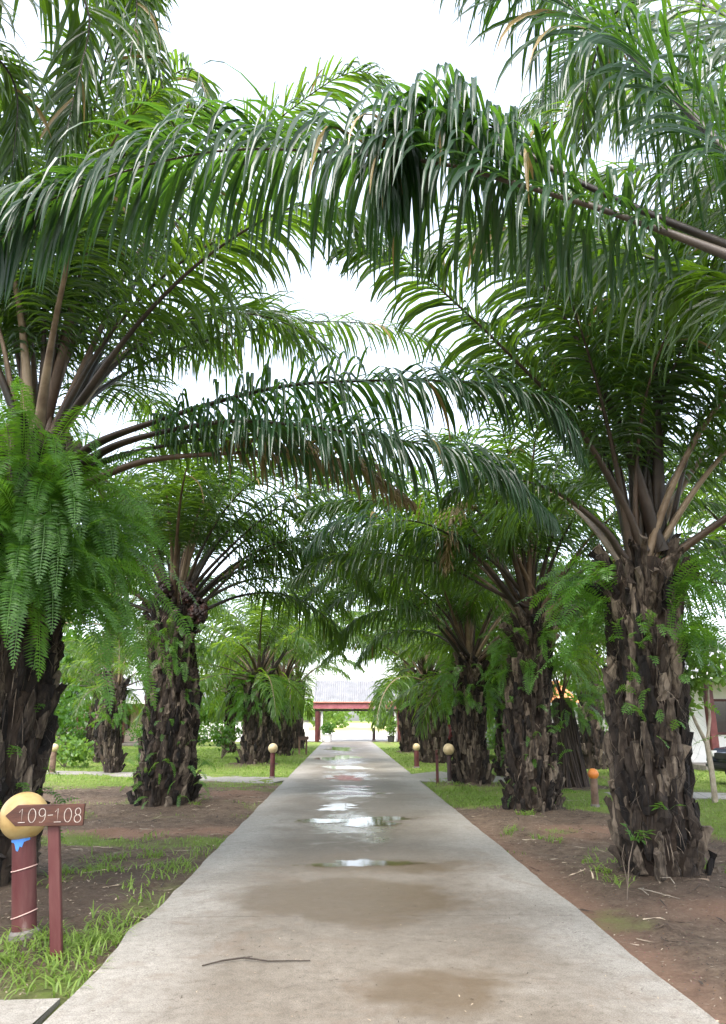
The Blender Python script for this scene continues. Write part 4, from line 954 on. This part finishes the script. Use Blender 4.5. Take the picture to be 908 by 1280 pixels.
# ------------------------------------------------------------------ trees, shrubs, potted plants
def crown_mesh(blobs, n, size, seed, mats, asp=.42):
    """leaf sized folded faces spread through a set of ellipsoid clumps"""
    g = np.random.default_rng(seed); P = []
    wts = np.array([b[3] ** 2 for b in blobs]); wts /= wts.sum()
    for bl, k in zip(blobs, g.multinomial(n, wts)):
        d = norm(g.normal(0, 1, (k, 3))); r = g.random(k) ** .45 * (1 + .22 * np.sin(d[:, 0] * 5 + bl[0]) * np.cos(d[:, 2] * 6 + bl[1]))
        P.append(np.array(bl[:3]) + d * (r * bl[3])[:, None] * np.array((1, 1, bl[4] if len(bl) > 4 else .8)))
    P = np.vstack(P); m = len(P)
    d = norm(g.normal(0, 1, (m, 3)) + np.array((0, 0, -.5))); s = norm(np.cross(d, g.normal(0, 1, (m, 3)))); nn = np.cross(s, d); L = size * g.uniform(.6, 1.3, m)[:, None]
    V = np.stack([P, P + d * L * .45 + s * L * asp + nn * L * .12, P + d * L, P + d * L * .45 - s * L * asp + nn * L * .12], 1).reshape(-1, 3)
    return npmesh('crown', V, np.arange(4 * m).reshape(-1, 4), mats)
def tree(label, x, y, h, r, seed, n=3500, size=.2, mt='broad', bark='bark', rt=.12, low=.35, group='leafy trees behind the palms', name='leafy_tree', fork=False):
    g = np.random.default_rng(seed); t = thing(name, label, 'tree', (x, y, -.04), 0, group)
    b = MB(); top = np.array((g.normal(0, .1) * h * .3, g.normal(0, .1) * h * .3, h * .6))
    b.tube(spline([(0, 0, -.05), top * .35 + np.array((.05, 0, 0)), top], 8)[0], np.linspace(rt, rt * .45, 8), 9)
    bl = []
    for q in range(9):
        a = q * 2.4 + g.uniform(0, .5); z = h * g.uniform(low, .95); rr = r * g.uniform(.25, .75) * (1.1 - .5 * z / h)
        c = np.array((rr * math.cos(a), rr * math.sin(a), z)); st = top * np.clip(z / h - .25, .3, .95)
        b.tube(spline([st, (st + c) / 2 + np.array((0, 0, .1 * h * .3)), c], 6)[0], np.linspace(rt * .4, rt * .1, 6), 6)
        bl.append((*c, r * g.uniform(.3, .55), g.uniform(.6, .9)))
    b.build('trunk', M[bark], t, smooth=True)
    link('crown', crown_mesh(bl, n, size, seed, M[mt]), t)
    return t
TREES = [('dark leafy tree far back left between the first two palms', -14.5, 34, 7.0, 3.0, 'broad'), ('dense shrubby tree by the peach house', -16, 44, 6, 3.0, 'broad'),
         ('spreading tree before the blue white pavilion', -7.6, 50, 6.4, 3.0, 'broad'), ('small bright tree beside the far left palms', -4.6, 47, 4.5, 1.9, 'broad_pale'), ('tree right of the entrance roof', 6.1, 45, 5.6, 2.2, 'broad'),
         ('bushy tree behind the third right palm', 7.0, 39, 5.2, 2.1, 'broad'), ('tall leafy tree behind the grey wall', 13.5, 39, 7, 2.8, 'broad'), ('pale tree beyond the lawn near the white house', 16.5, 31, 6.5, 2.7, 'broad_pale'),
         ('tree rising over the roofs behind the left lawn', -22, 56, 9, 4.2, 'broad'), ('tree behind the orange roofed house', 14, 62, 8, 3.6, 'broad')]
for k, (lb, x, y, h, r, mt) in enumerate(TREES): tree(lb, x, y, h, r, 100 + k, n=2600, size=.26 if y < 40 else .36, mt=mt, low=.28)
# young forked tree at the right edge, young betel palms
t = thing('young_tree', 'young tree with a pale forked stem before the dark blue car', 'tree', (7.45, 15.7, -.03))
b = MB(); b.tube([(0, 0, -.03), (.0, 0, .6), (-.03, 0, 1.15)], [.06, .055, .05], 9); b.tube([(-.03, 0, 1.1), (-.2, 0, 1.5), (-.42, 0, 2.2)], [.045, .035, .02], 8); b.tube([(-.03, 0, 1.1), (.12, .05, 1.6), (.2, .1, 2.5)], [.04, .03, .02], 8); b.build('trunk', M['bark_pale'], t, smooth=True)
link('crown', crown_mesh([(-.45, 0, 2.3, .5), (.2, .1, 2.7, .6), (-.1, .1, 3.2, .6), (-.5, -.2, 1.9, .3)], 900, .16, 131, M['broad_pale']), t)
t = thing('young_palm', 'clump of young palms with thin pale stems on the right lawn', 'palm tree', (8.0, 22.3, -.03), 0)
g = np.random.default_rng(140)
b = MB(); b.lathe([(.28, -.02), (.3, .12), (.18, .3), (.05, .36)], k=14); b.build('root_ball', M['core'], t)
for q, (dx, h) in enumerate(((-.16, 2.0), (.16, 1.7), (.02, 1.3))):
    b = MB(); b.tube([(dx * .4, 0, 0), (dx, 0, h * .5), (dx * 1.5, 0, h)], [.035, .03, .025], 8); b.build('stem', M['bark_pale'], t, smooth=True)
    for w in range(6):
        f = link('frond', FAR[(CLASS_E[1 + w % 5], w % 2)], t, (dx * 1.5, 0, h), (0, 0, w * 1.2 + q), .3)
# dark trunk wrapped in hanging roots
t = thing('rooted_trunk', 'dark conical trunk wrapped in ropy hanging roots on the right lawn', 'tree', (5.42, 18.5, -.04))
b = MB(); b.tube([(0, 0, -.05), (-.05, 0, .5), (-.1, 0, 1.2), (-.12, 0, 2.1)], [.34, .29, .25, .2], 16); g = np.random.default_rng(150)
b.build('trunk', M['core'], t, smooth=True)
b = MB()
for q in range(70):
    a = g.uniform(0, 6.28); tw = g.normal(0, .7); pts = []
    for s in np.linspace(0, 1, 8):
        rr = np.interp(s, [0, .25, .6, 1], [.38, .31, .265, .22]) + g.normal(0, .012); pts.append((-.12 * s + rr * math.cos(a + tw * s), rr * math.sin(a + tw * s), -.05 + 2.1 * s))
    b.tube(pts, np.linspace(.026, .016, 8) * g.uniform(.6, 1.3), 6)
b.build('roots', solid('root_bark', [(.012, .009, .008), (.04, .028, .024), (.09, .066, .056)], 5, .9, .4, 25, stretch=(1, 1, .3), island=.4), t, smooth=True)
for w in range(9):
    f = link('frond', FAR[(CLASS_E[1 + w % 4], w % 2)], t, (-.12, 0, 2.1), (0, 0, w * 2.4), .5)
# thin grey pole tree by the fourth right palm
t = thing('slim_tree', 'slim straight grey trunk beside the fourth right palm', 'tree', (4.05, 33, -.04))
b = MB(); b.tube([(0, 0, -.05), (.02, 0, 2), (.05, 0, 4.6)], [.14, .125, .11], 10); b.build('trunk', M['bark_pale'], t, smooth=True)
link('crown', crown_mesh([(0, 0, 5.2, 1.0), (.6, .3, 5.8, .9), (-.5, 0, 6.0, .9)], 1200, .22, 133, M['broad']), t)
SH = 'shrubs round the lawns'
def shrub(label, x, y, h, r, seed, mt='broad', n=700, size=.16, name='shrub'):
    t = thing(name, label, 'shrub', (x, y, -.04), 0, SH); g = np.random.default_rng(seed)
    b = MB()
    for q in range(6): b.tube([(0, 0, 0), (g.normal(0, r * .3), g.normal(0, r * .3), h * .4), (g.normal(0, r * .5), g.normal(0, r * .5), h * .8)], [.025, .018, .01], 6)
    b.build('stems', M['bark'], t)
    link('foliage', crown_mesh([(g.normal(0, r * .4), g.normal(0, r * .4), h * g.uniform(.4, .75), r * g.uniform(.5, .7), .8) for q in range(6)], n, size, seed, M[mt]), t)
shrub('dark red leaved shrub behind the cream globe lamp on the right', 5.0, 34, 1.5, .8, 160, 'red_leaf', 800, .2)
shrub('rounded clipped green bush before the peach house', -14.6, 42, 1.3, .9, 161)
shrub('yellow green bush by the olive lamp post', -9.6, 27, 1.1, .8, 162, 'broad_pale')
shrub('low bush at the right end of the peach house', -12, 47, 1.5, 1.2, 163)
shrub('leafy bush behind the third left palm', -5.2, 33, 1.6, .9, 164)
shrub('green bush beside the dark rooted trunk', 6.4, 30, 1.8, 1.0, 165, 'broad_pale')
shrub('hedge like bush before the blue white pavilion', -10, 55, 1.4, 1.6, 166)
shrub('bush left of the silver pickup', 5.8, 37, 2.2, 1.1, 167)
shrub('bush before the grey wall', 12.5, 33, 1.7, 1.2, 168)
shrub('tall green bush in front of the white house', 11.6, 27.5, 2.6, 1.2, 169, 'broad_pale', 1100)
# pots and bollard at the entrance
t = thing('potted_bush', 'round green bush in a white pot by the left gate post', 'potted plant', (-1.25, 56.4, 0)); b = MB(); b.lathe([(.26, 0), (.36, .5), (.39, .52), (.33, .53), (.31, .46)], k=18); b.build('pot', M['pot_white'], t, smooth=True)
link('foliage', crown_mesh([(0, 0, .95, .52, .85)], 700, .14, 171, M['broad']), t)
t = thing('potted_bush', 'tall thin plant in a dark pot by the right gate post', 'potted plant', (3.35, 56.0, 0)); b = MB(); b.lathe([(.22, 0), (.28, .4), (.31, .42), (.25, .43), (.24, .38)], k=18); b.build('pot', M['pot_dark'], t, smooth=True)
link('foliage', crown_mesh([(0, 0, .9, .38, 1.3), (.1, 0, 1.4, .35, 1.3)], 600, .15, 172, M['broad_pale']), t)
t = thing('gate_bollard', 'short dark post standing in the gateway', 'bollard', (2.2, 58.5, 0)); b = MB(); b.lathe([(.12, -.004), (.12, .9), (.1, .95), (.03, .97)], k=14); b.build('post', M['post_dark'], t, smooth=True)
b = MB(); b.lathe([(.16, .0), (.16, .05), (.13, .07)], k=14); b.build('footing', M['conc_base'], t, smooth=True)

# ------------------------------------------------------------------ buildings
# entrance gate: pale ribbed roof over a red band, posts at both sides
t = thing('entrance_gate', 'entrance gateway with a pale ribbed roof over a red fascia ending the drive', 'gateway', (0, 57, 0))
b = MB(); x0, x1 = -2.35, 6.6
V = []; nr = 110
for q in range(nr + 1):
    x = x0 + (x1 - x0) * q / nr; dz = .07 * (q % 2)
    V += [(x, -.1, 2.82 + dz), (x, 3.0, 4.5 + dz), (x, 3.0, 4.42 + dz), (x, -.1, 2.74 + dz)]
b.add(V, [(4 * q + j, 4 * q + 4 + j, 4 * q + 4 + (j + 1) % 4, 4 * q + (j + 1) % 4) for q in range(nr) for j in range(4)] + [(0, 1, 2, 3), (4 * nr + 3, 4 * nr + 2, 4 * nr + 1, 4 * nr)])
V = [(x0, 3.05, 4.5), (x1, 3.05, 4.5), (x1, 6.1, 2.8), (x0, 6.1, 2.8)]; b.add(V + [(p[0], p[1], p[2] - .08) for p in V], [(0, 1, 2, 3), (7, 6, 5, 4), (0, 4, 5, 1), (1, 5, 6, 2), (2, 6, 7, 3), (3, 7, 4, 0)])
b.build('roof', M['roof_white'], t)
b = MB(); b.box(((x0 + x1) / 2, -.16, 2.54), (x1 - x0, .1, .42), bev=.01); b.build('fascia', M['red_band'], t)
b = MB(); b.tube([(x0, -.27, 2.80), (x1, -.27, 2.80)], .07, 10); b.build('gutter', solid('red_gutter', [(.3, .1, .07), (.45, .2, .15)], 3, .5, 0), t, smooth=True)
b = MB(); b.box(((x0 + x1) / 2, .1, 2.24), (x1 - x0 - .2, .22, .14), bev=.01); b.build('beam', M['post_dark'], t)
for q in range(5):
    b = MB(); b.box((x0 + .4 + q * 2.05, 3.02, 4.72), (.07, .07, .5)); b.build('ridge_rail_post', M['roof_white'], t)
b = MB(); b.box(((x0 + x1) / 2, 3.02, 4.99), (x1 - x0, .06, .05)); b.box(((x0 + x1) / 2, 3.02, 4.8), (x1 - x0, .05, .05)); b.build('ridge_rail', M['roof_white'], t)
for (x, y, m_) in ((-2.05, .1, 'maroon'), (-1.72, .25, 'white_wall'), (4.05, .1, 'maroon'), (3.75, .25, 'white_wall'), (-2.05, 5.6, 'maroon'), (4.05, 5.6, 'maroon')):
    b = MB(); r_ = .17 if m_ == 'maroon' else .09; b.lathe([(r_, -.01), (r_, 2.17)], (x, y, 0), k=14); b.build('gate_post', M[m_], t, smooth=True)
# white rendered wall pieces flanking the gate
t = thing('boundary_wall', 'low white wall left of the gate', 'wall', (-9, 58.2, 0)); b = MB(); b.box((0, 0, .7), (12.5, .2, 1.44)); b.build('wall_panel', M['white_wall'], t); b = MB(); b.box((0, 0, 1.46), (12.7, .32, .08)); b.build('coping', M['conc_base'], t)
t = thing('boundary_wall', 'low white wall right of the gate', 'wall', (12.2, 58.2, 0)); b = MB(); b.box((0, 0, .7), (15, .2, 1.44)); b.build('wall_panel', M['white_wall'], t); b = MB(); b.box((0, 0, 1.46), (15.2, .32, .08)); b.build('coping', M['conc_base'], t)

def house(name, label, x, y, w, d, h, rh, wall, roof, post, nposts, rz=0, win=2, over=.7):
    t = thing(name, label, 'house', (x, y, 0), rz)
    b = MB(); b.box((0, d / 2, h / 2 - .02), (w, d, h + .04)); b.build('wall', M[wall], t)
    b = MB(); o = over; yf, yb = -1.6 - o, d + o
    V = [(-w / 2 - o, yf, h - .12), (w / 2 + o, yf, h - .12), (w / 2 + o, (yf + yb) / 2, h + rh), (-w / 2 - o, (yf + yb) / 2, h + rh), (w / 2 + o, yb, h - .12), (-w / 2 - o, yb, h - .12)]
    V2 = [(p[0], p[1], p[2] + .12) for p in V]
    b.add(V + V2, [(0, 3, 2, 1), (3, 5, 4, 2), (6, 7, 8, 9), (9, 8, 10, 11), (0, 1, 7, 6), (4, 5, 11, 10), (0, 6, 9, 3), (3, 9, 11, 5), (1, 2, 8, 7), (2, 4, 10, 8)]); b.build('roof', M[roof], t)
    b = MB(); b.box((0, -1.6 - o - .03, h - .06), (w + 2 * o, .05, .2)); b.build('fascia', M['white_wall'], t)
    for q in range(nposts):
        b = MB(); b.box((-w / 2 + .2 + (w - .4) * q / max(1, nposts - 1), -1.6, h / 2 - .08), (.24, .24, h - .12), bev=.01); b.build('porch_post', M[post], t)
    for q in range(win):
        cx = -w / 2 + w * (q + .5) / win
        b = MB(); b.box((cx, -.02, h * .55), (1.2, .06, 1.2)); f = b.build('window', M['maroon'], t)
        b = MB(); b.box((cx, -.055, h * .55), (1.04, .02, 1.04)); b.build('pane', M['glass'], f)
    b = MB(); b.box((w * .04, -.025, 1.0), (.95, .07, 2.0)); f = b.build('door', M['maroon'], t)
    b = MB(); b.tube([(w * .04 + .36, -.08, 1.0), (w * .04 + .36, -.08, 1.12)], .018, 8); b.build('handle', M['chrome'], f)
    b = MB(); b.box((0, -.9, .06), (w + .6, 2.0, .16)); b.build('porch_floor', M['conc_base'], t)
    return t
house('guest_house', 'peach walled house with red brown porch columns behind the left lawn', -17.0, 51, 9, 6, 2.7, 1.6, 'cream_wall', 'roof_grey', 'maroon', 7)
house('open_pavilion', 'blue white building with dark posts seen left of the third left palm', -9.3, 60.5, 6.0, 5, 2.6, 1.3, 'blue_wall', 'roof_grey', 'post_dark', 9)
house('orange_roof_house', 'house with an orange tiled roof showing past the fourth right palm', 10.6, 51.5, 8, 6, 2.6, 1.5, 'grey_wall', 'roof_orange', 'post_brown', 4)
house('white_house', 'white house with a maroon column at the right edge behind the car', 14.6, 26.5, 5.6, 5, 3.0, 1.4, 'white_wall', 'roof_grey', 'maroon', 3)
t = thing('grey_wall', 'long low grey block wall behind the right lawn', 'wall', (14.5, 36, 0)); b = MB(); b.box((0, 0, .8), (11, .2, 1.64)); b.build('wall_panel', M['grey_wall'], t)
b = MB(); b.box((0, 0, 1.66), (11.1, .3, .08)); b.build('coping', M['conc_base'], t)
t = thing('garden_bench', 'small dark bench on the right lawn before the grey wall', 'bench', (10.4, 32.4, -.035))
b = MB(); b.box((0, 0, .46), (1.5, .42, .06), bev=.01); b.build('seat', M['pot_dark'], t)
b = MB(); b.box((0, .2, .72), (1.5, .05, .34), bev=.01); b.build('backrest', M['pot_dark'], t)
for s in (-1, 1):
    b = MB(); b.box((s * .6, 0, .21), (.08, .38, .44)); b.build('leg', M['pot_dark'], t)

# ------------------------------------------------------------------ parked cars
def car(label, x, y, rz, paint, pickup=False, group='vehicles parked on the right'):
    t = thing('parked_pickup' if pickup else 'parked_car', label, 'pickup' if pickup else 'car', (x, y, -.035), rz, group)
    # nose towards +X
    L, Wd = 4.6, 1.76
    def shell(prof, w0, w1, z0, z1, name, mt, bev=.05):
        n = len(prof); b = MB()
        def hw(z): return .5 * (w0 + (w1 - w0) * np.clip((z - z0) / (z1 - z0), 0, 1))
        V = [(p[0], -hw(p[1]), p[1]) for p in prof] + [(p[0], hw(p[1]), p[1]) for p in prof]
        b.add(V, [tuple(range(n)), tuple(range(2 * n - 1, n - 1, -1))] + [(i, n + i, n + (i + 1) % n, (i + 1) % n) for i in range(n)])
        o = b.build(name, M[mt], t)
        bm = bmesh.new(); bm.from_mesh(o.data); bmesh.ops.recalc_face_normals(bm, faces=bm.faces); bmesh.ops.bevel(bm, geom=bm.edges[:], offset=bev, segments=3, affect='EDGES', clamp_overlap=True)
        for f in bm.faces: f.smooth = True
        bm.to_mesh(o.data); bm.free(); return o
    z = .12 if pickup else 0
    shell([(-2.25, .35 + z), (2.2, .32 + z), (2.32, .5 + z), (2.28, .72 + z), (2.1, .86 + z), (1.1, .98 + z), (-2.2, .98 + z), (-2.32, .7 + z)], 1.72, 1.66, .3, 1.0, 'body', paint, .07)
    cab = [(1.15, .97 + z), (.35, 1.5 + z), (-.9, 1.52 + z), (-1.15, .97 + z)] if pickup else [(1.15, .97), (.3, 1.46), (-1.2, 1.46), (-2.0, .97)]
    c = shell(cab, 1.6, 1.2, .97 + z, 1.5 + z, 'cabin', paint, .04)
    b = MB(); b.add([(1.09, -.68, 1.04 + z), (1.09, .68, 1.04 + z), (.43, .56, 1.47 + z), (.43, -.56, 1.47 + z)], [(0, 1, 2, 3)]); b.v[0] = b.v[0] + np.array((.035, 0, .03)); b.build('windscreen', M['glass'], t)
    xb = -1.0 if pickup else -1.7
    for s in (-1, 1):
        b = MB(); b.add([(.95, s * .80, 1.04 + z), (xb, s * .80, 1.04 + z), (xb + .25, s * .655, 1.42 + z), (.4, s * .655, 1.42 + z)], [(0, 1, 2, 3)]); b.build('side_window', M['glass'], t)
        b = MB(); b.box((2.22, s * .62, .74 + z), (.16, .36, .16), bev=.04); b.build('headlight', M['lamp_lens'], t)
        b = MB(); b.box((.9, s * .95, 1.05 + z), (.14, .22, .15), bev=.04); b.build('mirror', M[paint], t)
        for xw in (1.45, -1.4):
            wr = .36 if pickup else .32
            tp = link('wheel', None, t, (xw, s * .78, wr), (R(90), 0, 0))
            b = MB(); b.lathe([(wr * .62, -.1), (wr * .95, -.11), (wr, -.06), (wr, .06), (wr * .95, .11), (wr * .62, .1)], k=24); b.build('tyre', M['rubber'], tp, smooth=True)
            b = MB(); b.lathe([(.03, -.09), (wr * .25, -.1), (wr * .6, -.07), (wr * .62, .07), (wr * .25, .1), (.03, .09)], k=20); b.build('rim', M['chrome'], tp, smooth=True)
    b = MB(); b.box((2.30, 0, .70 + z), (.06, .8, .16), bev=.02); b.build('grille', M['pot_dark'], t)
    b = MB(); b.box((2.3, 0, .46 + z), (.12, 1.6, .16), bev=.05); b.build('bumper', M['pot_dark'] if not pickup else M['chrome'], t)
    if pickup:
        b = MB(); b.box((-1.75, 0, 1.06), (1.0, 1.4, .03)); b.build('cargo_bed', M['pot_dark'], t)
    return t
car('dark blue car parked nose first at the right edge', 11.8, 19.6, R(188), 'car_blue')
car('silver pickup facing the camera between the second and third right palms', 6.75, 33.5, R(-97), 'car_silver', True)

# far trees beyond the field: one mass
g = np.random.default_rng(200); P = []
bl = [(g.uniform(-60, 70), g.uniform(125, 150), g.uniform(1.2, 4.2), g.uniform(1.2, 2.6), 1.0) for q in range(150)]
tag(link('far_trees', crown_mesh(bl, 14000, .7, 201, M['broad_pale'])), 'pale line of trees far beyond the gateway', 'trees', kind='stuff')

# ------------------------------------------------------------------ light
w = bpy.data.worlds.new('World'); scene.world = w; w.use_nodes = True
nt = w.node_tree; nt.nodes.clear()
sky = nt.nodes.new('ShaderNodeTexSky'); sky.sky_type = 'NISHITA'; sky.sun_disc = False
EL, AZ = R(58), R(200)
sky.sun_elevation = EL; sky.sun_rotation = AZ; sky.air_density = 1.0; sky.dust_density = 3.0; sky.ozone_density = 1.0
hs = nt.nodes.new('ShaderNodeHueSaturation'); hs.inputs['Saturation'].default_value = .5
bg = nt.nodes.new('ShaderNodeBackground'); bg.inputs[1].default_value = .15
ow = nt.nodes.new('ShaderNodeOutputWorld')
nt.links.new(sky.outputs[0], hs.inputs['Color']); nt.links.new(hs.outputs[0], bg.inputs[0]); nt.links.new(bg.outputs[0], ow.inputs[0])
sd = bpy.data.lights.new('sun', 'SUN'); sd.energy = .7; sd.angle = R(18); sd.color = (1, .97, .92)
so = bpy.data.objects.new('sun', sd); COL.objects.link(so)
dv = Vector((math.sin(AZ) * math.cos(EL), math.cos(AZ) * math.cos(EL), math.sin(EL)))
so.rotation_euler = dv.to_track_quat('Z', 'Y').to_euler(); so.location = dv * 60

scene.view_settings.view_transform = 'Standard'; scene.view_settings.look = 'None'; scene.view_settings.gamma = 1
scene.view_settings.use_curve_mapping = False; scene.view_settings.exposure = 2.45
cy = scene.cycles
cy.max_bounces = 7; cy.diffuse_bounces = 4; cy.glossy_bounces = 3; cy.transmission_bounces = 5; cy.transparent_max_bounces = 8
cy.caustics_reflective = False; cy.caustics_refractive = False
